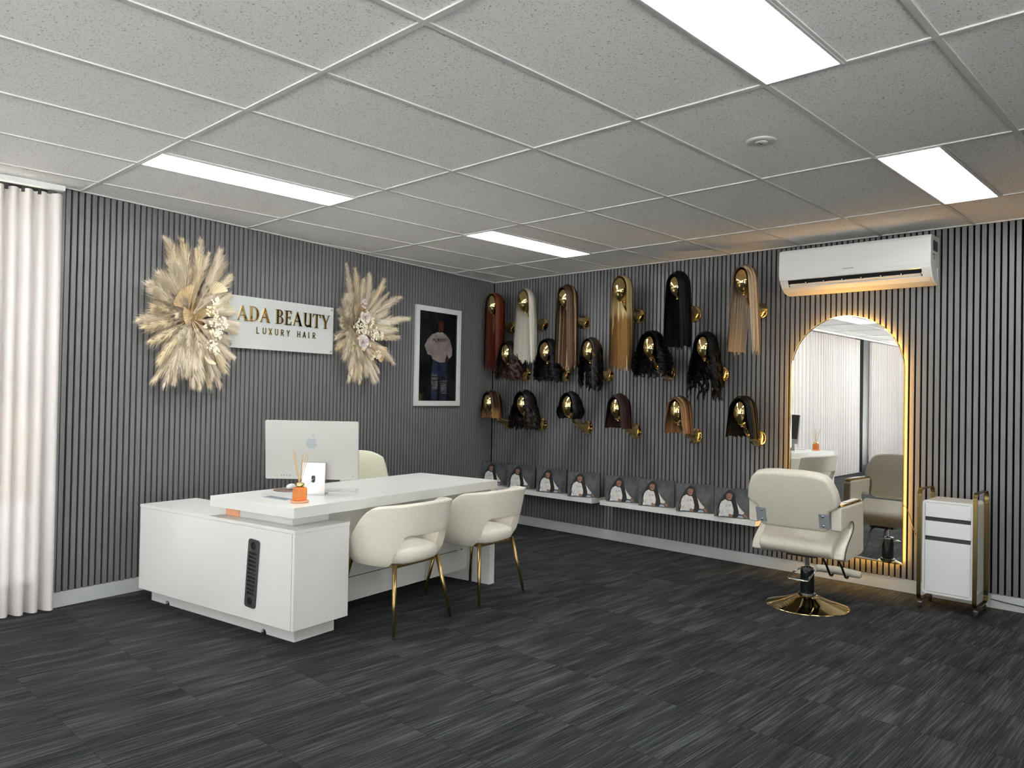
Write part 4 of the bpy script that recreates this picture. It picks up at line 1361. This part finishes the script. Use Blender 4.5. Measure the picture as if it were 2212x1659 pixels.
WIGS = [
    (0.281, 2.280, 'red', dict(L=0.69, a0=56, flare=0.008, n=460, ends=0.06), 'long straight copper red wig in the room corner'),
    (0.724, 2.287, 'plat', dict(L=0.625, a0=62, flare=0.030, gap=0.008, n=460, ends=0.08), 'long straight platinum blonde wig'),
    (1.256, 2.285, 'high', dict(L=0.70, a0=38, flare=0.022, n=460, ends=0.08), 'long straight brown wig with blonde highlights'),
    (1.889, 2.310, 'ombre', dict(L=0.74, a0=66, flare=0.008, gap=0.008, n=460, ends=0.10), 'long straight blonde wig with caramel lower half'),
    (2.470, 2.297, 'black', dict(L=0.55, a0=36, flare=0.024, n=460, ends=0.20), 'long straight jet black wig, no curls'),
    (3.071, 2.287, 'ash', dict(L=0.60, a0=46, flare=0.030, gap=0.006, n=460, ends=0.12), 'long straight ash blonde wig with dark roots beside the air conditioner'),
    (0.499, 1.774, 'bcurl', dict(L=0.285, a0=50, curl=0.024, freq=2.0, flare=0.034, n=420, wd=0.005, lay=0.10, seg=22, ends=0.15, under=0.78, clump=0.009), 'shoulder length dark brown wig with loose glossy curls'),
    (1.028, 1.775, 'black', dict(L=0.305, a0=54, curl=0.017, freq=4.0, flare=0.026, gap=0.012, n=420, wd=0.0045, lay=0.12, seg=30, ends=0.25, under=0.76, vol=1.03, clump=0.006), 'medium black wig with small tight ringlets below the platinum wig'),
    (1.553, 1.773, 'topc', dict(L=0.39, a0=50, curl=0.012, freq=4.5, flare=-0.004, n=330, wd=0.005, lay=0.06, seg=30, ends=0.30, under=0.50, gap=0.012, clump=0.006), 'black wig with caramel crown and two curled locks'),
    (2.218, 1.788, 'black', dict(L=0.27, a0=58, curl=0.018, freq=4, flare=0.045, n=520, wd=0.005, lay=0.22, seg=26, ends=0.3, under=0.84, vol=1.12, bulge=0.05, clump=0.010), 'wide fluffy black curly wig'),
    (2.737, 1.773, 'black', dict(L=0.46, a0=46, curl=0.015, freq=3.2, flare=0.034, gap=0.012, n=420, wd=0.005, lay=0.10, seg=28, ends=0.42, under=0.55, clump=0.006), 'long black wavy wig with ragged curled ends'),
    (0.261, 1.269, 'bob1', dict(L=0.172, a0=46, flare=0.016, n=330, ends=0.08, wd=0.005), 'short straight brown bob wig with caramel ends'),
    (0.733, 1.267, 'bcurl2', dict(L=0.270, a0=48, curl=0.024, freq=2.2, flare=0.040, n=480, wd=0.005, lay=0.16, seg=22, ends=0.2, under=0.80, vol=1.08, clump=0.009), 'full dark brown curly wig on the bottom row'),
    (1.317, 1.262, 'black', dict(L=0.130, a0=54, flare=0.0, bulge=0.22, n=330, ends=0.04, vol=1.10, taper=0.2), 'rounded short black bob wig'),
    (1.878, 1.253, 'maroon', dict(L=0.190, a0=42, flare=0.012, gap=0.012, n=340, ends=0.05, taper=0.3, vol=1.04, wd=0.005), 'short dark maroon bob wig with middle parting'),
    (2.495, 1.243, 'ginger', dict(L=0.200, a0=44, flare=0.010, gap=0.012, n=350, ends=0.12, vol=1.03, wd=0.005), 'short straight light brown bob wig with dark roots'),
    (3.072, 1.251, 'black', dict(L=0.208, a0=47, flare=0.016, gap=0.012, n=350, ends=0.05, taper=0.2, vol=1.08, wd=0.005), 'chin length straight black bob wig nearest the mirror'),
]
for i, (s_, z_, mk, pr, lb) in enumerate(WIGS):
    gold_head(0, s_, z_, 'polished gold wall head under the ' + lb.split(' beside')[0].split(' in the room')[0].split(' on the bottom')[0].split(' nearest')[0].split(' below')[0])
    wig(s_, z_, pr, lb, hm[mk], 100 + i)

# ================================================================== SHELVES AND CANVASES
for n_, (s0, s1, lb) in enumerate(((0.03, 1.545, 'white floating wall shelf nearer the room corner, with four canvas prints'),
                                   (1.638, 3.160, 'white floating wall shelf nearer the mirror, with four canvas prints'))):
    sh = MB().box(XR - 0.212, XR, CO.y - s1, CO.y - s0, 0.354, 0.396).obj('wall_shelf', 'white', bevel=0.0015)
    tag(sh, lb, 'shelf', 'floating shelves below the wigs')

M['cv_bg'] = noise_mat('printed_grey_backdrop', (0.042, 0.045, 0.050), (0.100, 0.105, 0.112), 14, rough=0.6, detail=4)
M['cv_edge'] = mat('canvas_edge', (0.030, 0.032, 0.035), 0.7)
M['cv_shirt'] = noise_mat('printed_white_shirt', (0.58, 0.55, 0.54), (0.74, 0.72, 0.70), 30, rough=0.6)
M['cv_skin'] = noise_mat('printed_skin', (0.20, 0.085, 0.050), (0.32, 0.155, 0.095), 60, rough=0.6)
M['cv_hair'] = mat('printed_long_black_hair', (0.008, 0.008, 0.009), 0.6)
M['cv_jean'] = mat('printed_light_jeans', (0.30, 0.38, 0.52), 0.6)
M['cv_lip'] = mat('printed_mouth', (0.26, 0.055, 0.045), 0.6)
M['cv_line'] = mat('printed_grey_line', (0.16, 0.155, 0.16), 0.6)


def cp(px, py):     # crop pixels of one canvas to -1..1
    t = (px - 145) / 900.0
    yt = 225 + 60 * t; yb = 950 + 55 * t
    return (-1 + 2 * (px - 130) / 905.0, 1 - 2 * (py - yt) / (yb - yt))


def C(*pts): return [cp(*p) for p in pts]


cl = [(0, band(-1, 1, -1, 1)),
      (3, C((420, 305), (478, 275), (545, 315), (600, 400), (620, 560), (640, 700), (300, 700), (200, 780), (240, 930), (195, 945), (190, 780), (235, 610), (300, 490), (350, 390))),
      (1, C((380, 520), (440, 560), (500, 565), (540, 600), (640, 610), (720, 740), (820, 860), (770, 900), (690, 880), (660, 930), (560, 900), (450, 930), (240, 945), (235, 920), (260, 830), (245, 760), (265, 640), (300, 570))),
      (2, C((400, 430), (414, 385), (470, 360), (526, 378), (544, 430), (538, 488), (515, 526), (480, 544), (444, 534), (410, 500))),
      (3, C((395, 470), (385, 430), (400, 370), (440, 335), (500, 330), (545, 370), (560, 430), (545, 500), (552, 420), (520, 372), (470, 360), (415, 385), (400, 420))),
      (5, C((448, 500), (480, 496), (514, 498), (500, 514), (484, 519), (462, 512))),
      (1, C((456, 502), (506, 501), (496, 508), (466, 508))),
      (5, C((470, 470), (492, 470), (498, 480), (466, 480))),
      (3, C((425, 428), (450, 424), (452, 433), (428, 436))), (3, C((495, 424), (522, 427), (520, 435), (497, 432))),
      (3, C((535, 440), (605, 500), (660, 690), (695, 850), (672, 968), (560, 972), (575, 800), (545, 660), (512, 560))),
      (2, C((455, 905), (490, 880), (540, 915), (565, 950), (540, 968), (480, 960))),
      (4, C((655, 975), (690, 930), (750, 925), (800, 960), (795, 990))), (4, C((350, 945), (450, 930), (480, 962), (360, 958))),
      (2, C((770, 890), (810, 880), (880, 930), (870, 990), (830, 960))),
      (6, C((390, 640), (395, 640), (402, 680), (396, 682))), (6, C((410, 672), (440, 668), (440, 676), (412, 680))), (6, C((465, 658), (505, 650), (505, 668), (468, 672))),
      (6, C((375, 690), (520, 684), (520, 688), (376, 695))), (6, C((330, 780), (345, 770), (300, 900), (290, 895)))]
CW, CH, CT = 0.312, 0.232, 0.030
can = thing('canvas_print', 'x', 'picture')
MB().box(-CW / 2, CW / 2, -CT, 0, 0, CH).obj('canvas', 'cv_edge', can, bevel=0.0015)
pr_ = flat_print('print', can, ['cv_bg', 'cv_shirt', 'cv_skin', 'cv_hair', 'cv_jean', 'cv_lip', 'cv_line'], cl, -CT - 0.0004, CW / 2 - 0.001, CH / 2 - 0.001)
pr_.location = (0, 0, CH / 2)
clab = ['portrait canvas of a seated person in white shirt, nearest the room corner',
        'portrait canvas of a seated person in white shirt, second from the corner',
        'portrait canvas of a seated person in white shirt, third from the corner',
        'portrait canvas of a seated person in white shirt, at the shelf end by the gap',
        'portrait canvas of a seated person in white shirt, first on the shelf nearer the mirror',
        'portrait canvas of a seated person in white shirt, second on the shelf nearer the mirror',
        'portrait canvas of a seated person in white shirt, third on the shelf nearer the mirror',
        'portrait canvas of a seated person in white shirt, beside the salon chair']
cpos = [(0.590, 0.815, -72), (0.590, 0.430, -72), (0.575, 0.008, -71), (0.560, -0.410, -66), (0.566, -0.857, -69), (0.576, -1.206, -70), (0.549, -1.602, -68.5), (0.530, -1.968, -70)]
for i, ((x_, y_, an), lb) in enumerate(zip(cpos, clab)):
    o = can if i == 0 else copy_tree(can)
    o['label'] = lb; o['group'] = 'portrait canvases on the shelves'
    a = radians(an)
    # centre of the front face sits at (x_, y_); local +y points to the wall
    o.rotation_euler = (radians(-3), 0, a)
    nrm = Vector((-sin(a), cos(a), 0))
    o.location = Vector((x_, y_, 0.3985)) + nrm * CT

# ================================================================== ARCHED MIRROR WITH LED
mi = thing('arched_mirror', 'tall arched wall mirror with gold rim and warm LED glow behind it', 'mirror', (XR - 0.018, CO.y - 3.782, 0.204), -pi / 2 + radians(0.45))
MW, MH = 0.412, 1.785


def arch(w_, h0, h1, n=32):
    r_ = w_
    return [(-w_, h0)] + [(w_, h0)] + [(r_ * cos(pi * i / n), h1 - r_ + r_ * sin(pi * i / n)) for i in range(n + 1)]


# local x = world -y (to the right in the photo), local y = world +x (to the wall)
MB().prism(arch(MW - 0.004, 0.004, MH - 0.004), 0.004, 'xz', -0.052).obj('glass', 'mirror', mi)
MB().prism(arch(MW - 0.006, 0.006, MH - 0.006), 0.010, 'xz', -0.0475).obj('backing_board', 'black', mi)
rim = MB(); o1, i1 = arch(MW, 0, MH), arch(MW - 0.006, 0.006, MH - 0.006)
n_ = len(o1)
for y_ in (-0.058, -0.036):
    rim.add([(a, y_, b) for a, b in o1] + [(a, y_, b) for a, b in i1], [(k, (k + 1) % n_, n_ + (k + 1) % n_, n_ + k) for k in range(n_)])
rim.add([(a, -0.058, b) for a, b in o1] + [(a, -0.036, b) for a, b in o1], [(k, (k + 1) % n_, n_ + (k + 1) % n_, n_ + k) for k in range(n_)])
rim.add([(a, -0.058, b) for a, b in i1] + [(a, -0.036, b) for a, b in i1], [(k, (k + 1) % n_, n_ + (k + 1) % n_, n_ + k) for k in range(n_)])
rim.obj('rim', 'gold', mi)
MB().prism(arch(MW - 0.022, 0.022, MH - 0.022), 0.050, 'xz', -0.0375).obj('tray', 'plastic', mi)
led = MB(); o2 = arch(MW - 0.0205, 0.0205, MH - 0.0205); n_ = len(o2)
led.add([(a, -0.008, b) for a, b in o2] + [(a, 0.008, b) for a, b in o2], [(k, (k + 1) % n_, n_ + (k + 1) % n_, n_ + k) for k in range(n_)])
led.obj('led_strip', 'led', mi)
MB().tube([(0.40, -0.02, 0.42), (0.425, -0.022, 0.405), (0.445, -0.03, 0.36), (0.47, -0.028, 0.28), (0.485, -0.02, 0.225), (0.487, -0.010, 0.22)], 0.0028, 8).obj('power_cord', 'gold_d', mi, smooth=True)

# ================================================================== AIR CONDITIONER
ac = thing('air_conditioner', 'white split air conditioner with open louvre above the arched mirror', 'air conditioner', (XR, CO.y - 3.855, 2.17), -pi / 2)
AW = 0.535
prof = [(0.0, 0.0), (-0.045, 0.0), (-0.100, 0.014), (-0.155, 0.046), (-0.189, 0.092), (-0.198, 0.30), (-0.185, 0.330), (0.0, 0.335)]
for sx in (-1, 1):
    MB().prism(prof, 0.020, 'yz', sx * AW - (0.02 if sx > 0 else 0)).obj('end_cap', 'plastic', ac, bevel=0.004)
MB().prism([(0.0, 0.0), (-0.045, 0.0), (-0.080, 0.010), (-0.080, 0.106), (-0.17, 0.106), (-0.185, 0.33), (0.0, 0.333)], 2 * AW - 0.04, 'yz', -AW + 0.02).obj('body', 'plastic', ac)
fp = [(-0.188, 0.098), (-0.198, 0.104), (-0.206, 0.135), (-0.207, 0.20), (-0.203, 0.308), (-0.197, 0.322), (-0.190, 0.322), (-0.186, 0.105)]
MB().prism(fp, 2 * AW, 'yz', -AW).obj('front_panel', 'acw', ac, bevel=0.003, smooth=False)
MB().prism([(-0.183, 0.104), (-0.085, 0.104), (-0.085, 0.022), (-0.148, 0.052)], 2 * AW - 0.12, 'yz', -AW + 0.06).obj('outlet', 'black', ac)
for sx in (-1, 1):
    MB().prism([(-0.187, 0.096), (-0.186, 0.105), (-0.085, 0.105), (-0.085, 0.012), (-0.158, 0.050)], 0.042, 'yz', -AW + 0.019 if sx < 0 else AW - 0.061).obj('outlet_cheek', 'plastic', ac)
MB().prism([(-0.045, 0.000), (-0.112, 0.020), (-0.156, 0.047), (-0.153, 0.053), (-0.108, 0.028), (-0.045, 0.009)], 2 * AW - 0.04, 'yz', -AW + 0.02).obj('lower_tray', 'plastic', ac)
MB().prism([(-0.146, 0.050), (-0.174, 0.066), (-0.172, 0.069), (-0.144, 0.054)], 2 * AW - 0.14, 'yz', -AW + 0.07).obj('louvre', 'plastic', ac)
for i in range(7):
    x_ = -0.40 + 0.135 * i
    MB().box(x_ - 0.055, x_ + 0.055, -0.1790, -0.170, 0.0690, 0.0715).obj('vane', 'plastic', ac, bevel=0.001)
    MB().box(x_ + 0.062, x_ + 0.066, -0.182, -0.15, 0.064, 0.080).obj('vane_pin', 'plastic', ac)
MB().box(AW, AW + 0.0006, -0.150, -0.045, 0.225, 0.295).obj('rating_label', 'dark', ac)
MB().box(AW, AW + 0.0006, -0.155, -0.110, 0.195, 0.203).obj('sticker', 'dark', ac)
MB().box(AW, AW + 0.0006, -0.140, -0.115, 0.165, 0.188).obj('sticker', 'steel', ac)
MB().box(AW, AW + 0.003, -0.050, -0.022, 0.035, 0.115).obj('cover_clip', 'plastic', ac, bevel=0.001)
for i, (w_, h_) in enumerate(((0.006, 0.010), (0.009, 0.010), (0.010, 0.008), (0.009, 0.007), (0.010, 0.007), (0.009, 0.007), (0.008, 0.009))):
    MB().box(-0.052 + i * 0.0115, -0.052 + i * 0.0115 + w_, -0.2072, -0.2055, 0.148 - h_ / 2, 0.148 + h_ / 2).obj('brand_mark', 'steel', ac)

# ================================================================== SALON CHAIR
sc = thing('salon_chair', 'cream leather salon chair with gold round base facing the mirror', 'chair', (-0.14, -2.85, 0), radians(3))
MB().lathe([(0.0, 0.0), (0.262, 0.0), (0.264, 0.004), (0.255, 0.008), (0.15, 0.036), (0.085, 0.062), (0.060, 0.074), (0.0, 0.074)], 64).obj('base_plate', 'gold', sc, smooth=True, ang=50)
MB().lathe([(0.046, 0.072), (0.056, 0.074), (0.056, 0.086), (0.046, 0.090)], 36).obj('collar', 'chrome_d', sc, smooth=True)
MB().lathe([(0.0, 0.08), (0.0435, 0.08), (0.0435, 0.245), (0.0, 0.245)], 36).obj('pump_barrel', 'chrome_d', sc, bevel=0.002)
MB().lathe([(0.0, 0.244), (0.042, 0.244), (0.042, 0.256), (0.016, 0.262), (0.016, 0.345), (0.0, 0.345)], 32).obj('piston', 'chrome', sc, bevel=0.001)
lv = [(0.02, 0.060, 0.232), (-0.075, 0.062, 0.225), (-0.165, 0.066, 0.200), (-0.172, 0.055, 0.198), (-0.160, -0.052, 0.196), (-0.152, -0.060, 0.198), (-0.06, -0.056, 0.228), (0.03, -0.056, 0.238)]
MB().tube(lv, 0.0055, 10).obj('pump_lever', 'chrome', sc, smooth=True)
MB().box(-0.12, 0.14, -0.09, 0.09, 0.340, 0.366).obj('seat_plate', 'black', sc)
# seat: rolled rear edge, extruded across
seatp = [(-0.225, 0.385), (-0.240, 0.400), (-0.245, 0.425), (-0.232, 0.452), (-0.200, 0.470), (-0.165, 0.486), (-0.140, 0.520), (-0.120, 0.545), (-0.090, 0.530), (-0.05, 0.500), (0.20, 0.490), (0.245, 0.470), (0.255, 0.435), (0.240, 0.395), (0.20, 0.366), (-0.18, 0.362)]
MB().prism(seatp, 0.470, 'xz', -0.235).obj('seat', 'leather', sc, bevel=0.016, seg=3, smooth=True, ang=60)
# side panels with arm on top
side = [(-0.215, 0.372), (-0.205, 0.405), (-0.180, 0.440), (-0.130, 0.478), (-0.075, 0.515), (-0.050, 0.548), (-0.052, 0.575), (-0.075, 0.592), (-0.110, 0.585), (-0.165, 0.560), (-0.262, 0.552), (-0.268, 0.698), (0.165, 0.698), (0.180, 0.683), (0.190, 0.50), (0.190, 0.375), (0.15, 0.362), (-0.15, 0.352)]
pip = [(-0.213, 0.370), (-0.203, 0.407), (-0.178, 0.442), (-0.128, 0.480), (-0.073, 0.517), (-0.048, 0.549), (-0.050, 0.575), (-0.074, 0.594), (-0.09, 0.592)]
for sg_ in (-1, 1):
    y0 = sg_ * 0.262 - 0.032
    pn = MB().prism(side, 0.064, 'xz', y0).obj('arm_panel', 'leather', sc, bevel=0.010, seg=3, ang=40)
    MB().tube([(a, sg_ * 0.2955, b) for a, b in [(q + 0.020, r_ + 0.001) for q, r_ in pip]], 0.0032, 8).obj('piping', 'black', pn, smooth=True)
    capm = MB().prism([(-0.258, 0.699), (-0.245, 0.713), (0.14, 0.717), (0.165, 0.709), (0.172, 0.699)], 0.050, 'xz', sg_ * 0.262 - 0.025).obj('arm_cap', 'gold', pn, bevel=0.003)
    MB().prism([(-0.10, 0.7145), (0.10, 0.7165), (0.10, 0.7185), (-0.10, 0.7165)], 0.036, 'xz', sg_ * 0.262 - 0.018).obj('arm_pad', 'leather', pn)
# reclined backrest
bk = [(-0.205, 0.0), (0.205, 0.0), (0.218, 0.02), (0.220, 0.118), (0.234, 0.142), (0.272, 0.160), (0.288, 0.188), (0.277, 0.262), (0.250, 0.328), (0.218, 0.362), (0.16, 0.377), (0.08, 0.383)]
bk += [(-a_, b_) for a_, b_ in bk[:1:-1]]
br = MB().prism(bk, 0.085, 'yz', -0.085).obj('backrest', 'leather', sc, bevel=0.024, seg=4, ang=50, loc=(-0.178, 0, 0.556), rot=(0, radians(-17), 0), smooth=True)
for sg_ in (-1, 1):
    hp = MB().box(-0.003, 0.003, -0.032, 0.032, -0.047, 0.047).obj('hinge_plate', 'steel', br, bevel=0.001, loc=(-0.0885, sg_ * 0.200, 0.082))
    for dz in (-0.032, 0.032):
        MB().sphere((-0.004, -sg_ * 0.006, dz), 0.008, 12, 8, (0.5, 1, 1)).obj('screw', 'chrome', hp, smooth=True)
# footrest hung from two bent straps
for y_ in (-0.075, 0.03):
    MB().tube([(0.16, y_, 0.362), (0.26, y_, 0.35), (0.42, y_ - 0.01, 0.20), (0.50, y_ - 0.012, 0.115), (0.535, y_ - 0.012, 0.105), (0.56, y_ - 0.012, 0.115)], 0.008, 8).obj('footrest_strap', 'black', sc, smooth=True)
MB().tube([(0.555, 0.135, 0.138), (0.555, 0.125, 0.140), (0.552, 0.0, 0.145), (0.552, -0.12, 0.140), (0.555, -0.165, 0.136), (0.555, -0.175, 0.135)], [0.018, 0.026, 0.028, 0.027, 0.024, 0.016], 18).obj('footrest', 'leather', sc, smooth=True)

# ================================================================== ROLLING CART
rc = thing('rolling_cart', 'white two drawer trolley cabinet with gold side frames on casters', 'cart', (0.502, -3.548, 0), 0)
# local x to the wall, y along the wall
X0, X1, Y0, Y1, Z0, Z1 = -0.135, 0.135, -0.148, 0.148, 0.105, 0.715
body = MB()
for pts in ():
    pass
MB().prism(rrect(Y0, Y1, Z0, Z1, 0.022), 0.258, 'yz', X0 + 0.012).obj('body', 'white_gloss', rc, bevel=0.002)
fr2 = MB(); o3, i3 = rrect(Y0, Y1, Z0, Z1, 0.022), rrect(Y0 + 0.014, Y1 - 0.014, Z0 + 0.014, Z1 - 0.014, 0.012)
n_ = len(o3)
for x_ in (X0, X0 + 0.0125):
    fr2.add([(x_, a, b) for a, b in o3] + [(x_, a, b) for a, b in i3], [(k, (k + 1) % n_, n_ + (k + 1) % n_, n_ + k) for k in range(n_)])
for lp in (o3, i3):
    fr2.add([(X0, a, b) for a, b in lp] + [(X0 + 0.0125, a, b) for a, b in lp], [(k, (k + 1) % n_, n_ + (k + 1) % n_, n_ + k) for k in range(n_)])
fr2.obj('front_frame', 'white_gloss', rc)
MB().box(X0 + 0.0105, X0 + 0.0119, Y0 + 0.014, Y1 - 0.014, Z0 + 0.014, Z1 - 0.014).obj('recess', 'dark', rc)
for nm, z0, z1 in (('drawer_front', 0.607, 0.699), ('drawer_front', 0.482, 0.580), ('door', 0.121, 0.454)):
    MB().box(X0 + 0.001, X0 + 0.0104, Y0 + 0.016, Y1 - 0.016, z0, z1).obj(nm, 'white_gloss', rc, bevel=0.001)
for sg_ in (-1, 1):
    yb = sg_ * 0.1615
    loop = rrect(-0.158, 0.142, 0.052, 0.787, 0.045, 6)
    inner = rrect(-0.150, 0.134, 0.060, 0.779, 0.038, 6)
    fb = MB(); n_ = len(loop)
    for y_ in (yb - 0.0125, yb + 0.0125):
        fb.add([(a, y_, b) for a, b in loop] + [(a, y_, b) for a, b in inner], [(k, (k + 1) % n_, n_ + (k + 1) % n_, n_ + k) for k in range(n_)])
    for lp in (loop, inner):
        fb.add([(a, yb - 0.0125, b) for a, b in lp] + [(a, yb + 0.0125, b) for a, b in lp], [(k, (k + 1) % n_, n_ + (k + 1) % n_, n_ + k) for k in range(n_)])
    fb.obj('side_frame', 'gold_d', rc)
    for xx in (-0.125, 0.110):
        cs = MB().box(-0.012, 0.012, -0.013, 0.013, 0.018, 0.044).obj('caster', 'chrome', rc, bevel=0.003, loc=(xx, yb, 0))
        MB().tube([(0, 0, 0.04), (0, 0, 0.055)], 0.006, 10).obj('stem', 'chrome', cs)
        MB().lathe([(0, -0.007), (0.017, -0.007), (0.0185, 0), (0.017, 0.007), (0, 0.007)], 20).obj('wheel', 'rubber', cs, loc=(-0.004, 0, 0.0185), rot=(radians(90), 0, 0))
pcb = MB().tube([(XR - 0.008, -3.72, 0.060), (XR - 0.010, -3.80, 0.052), (XR - 0.006, -3.90, 0.044), (XR - 0.006, -4.1, 0.042), (XR - 0.006, -4.4, 0.040), (XR - 0.006, -5.2, 0.040)], 0.0035, 8).obj('power_cord', 'black', smooth=True)
tag(pcb, 'thin black power cord running along the skirting behind the trolley', 'cord')
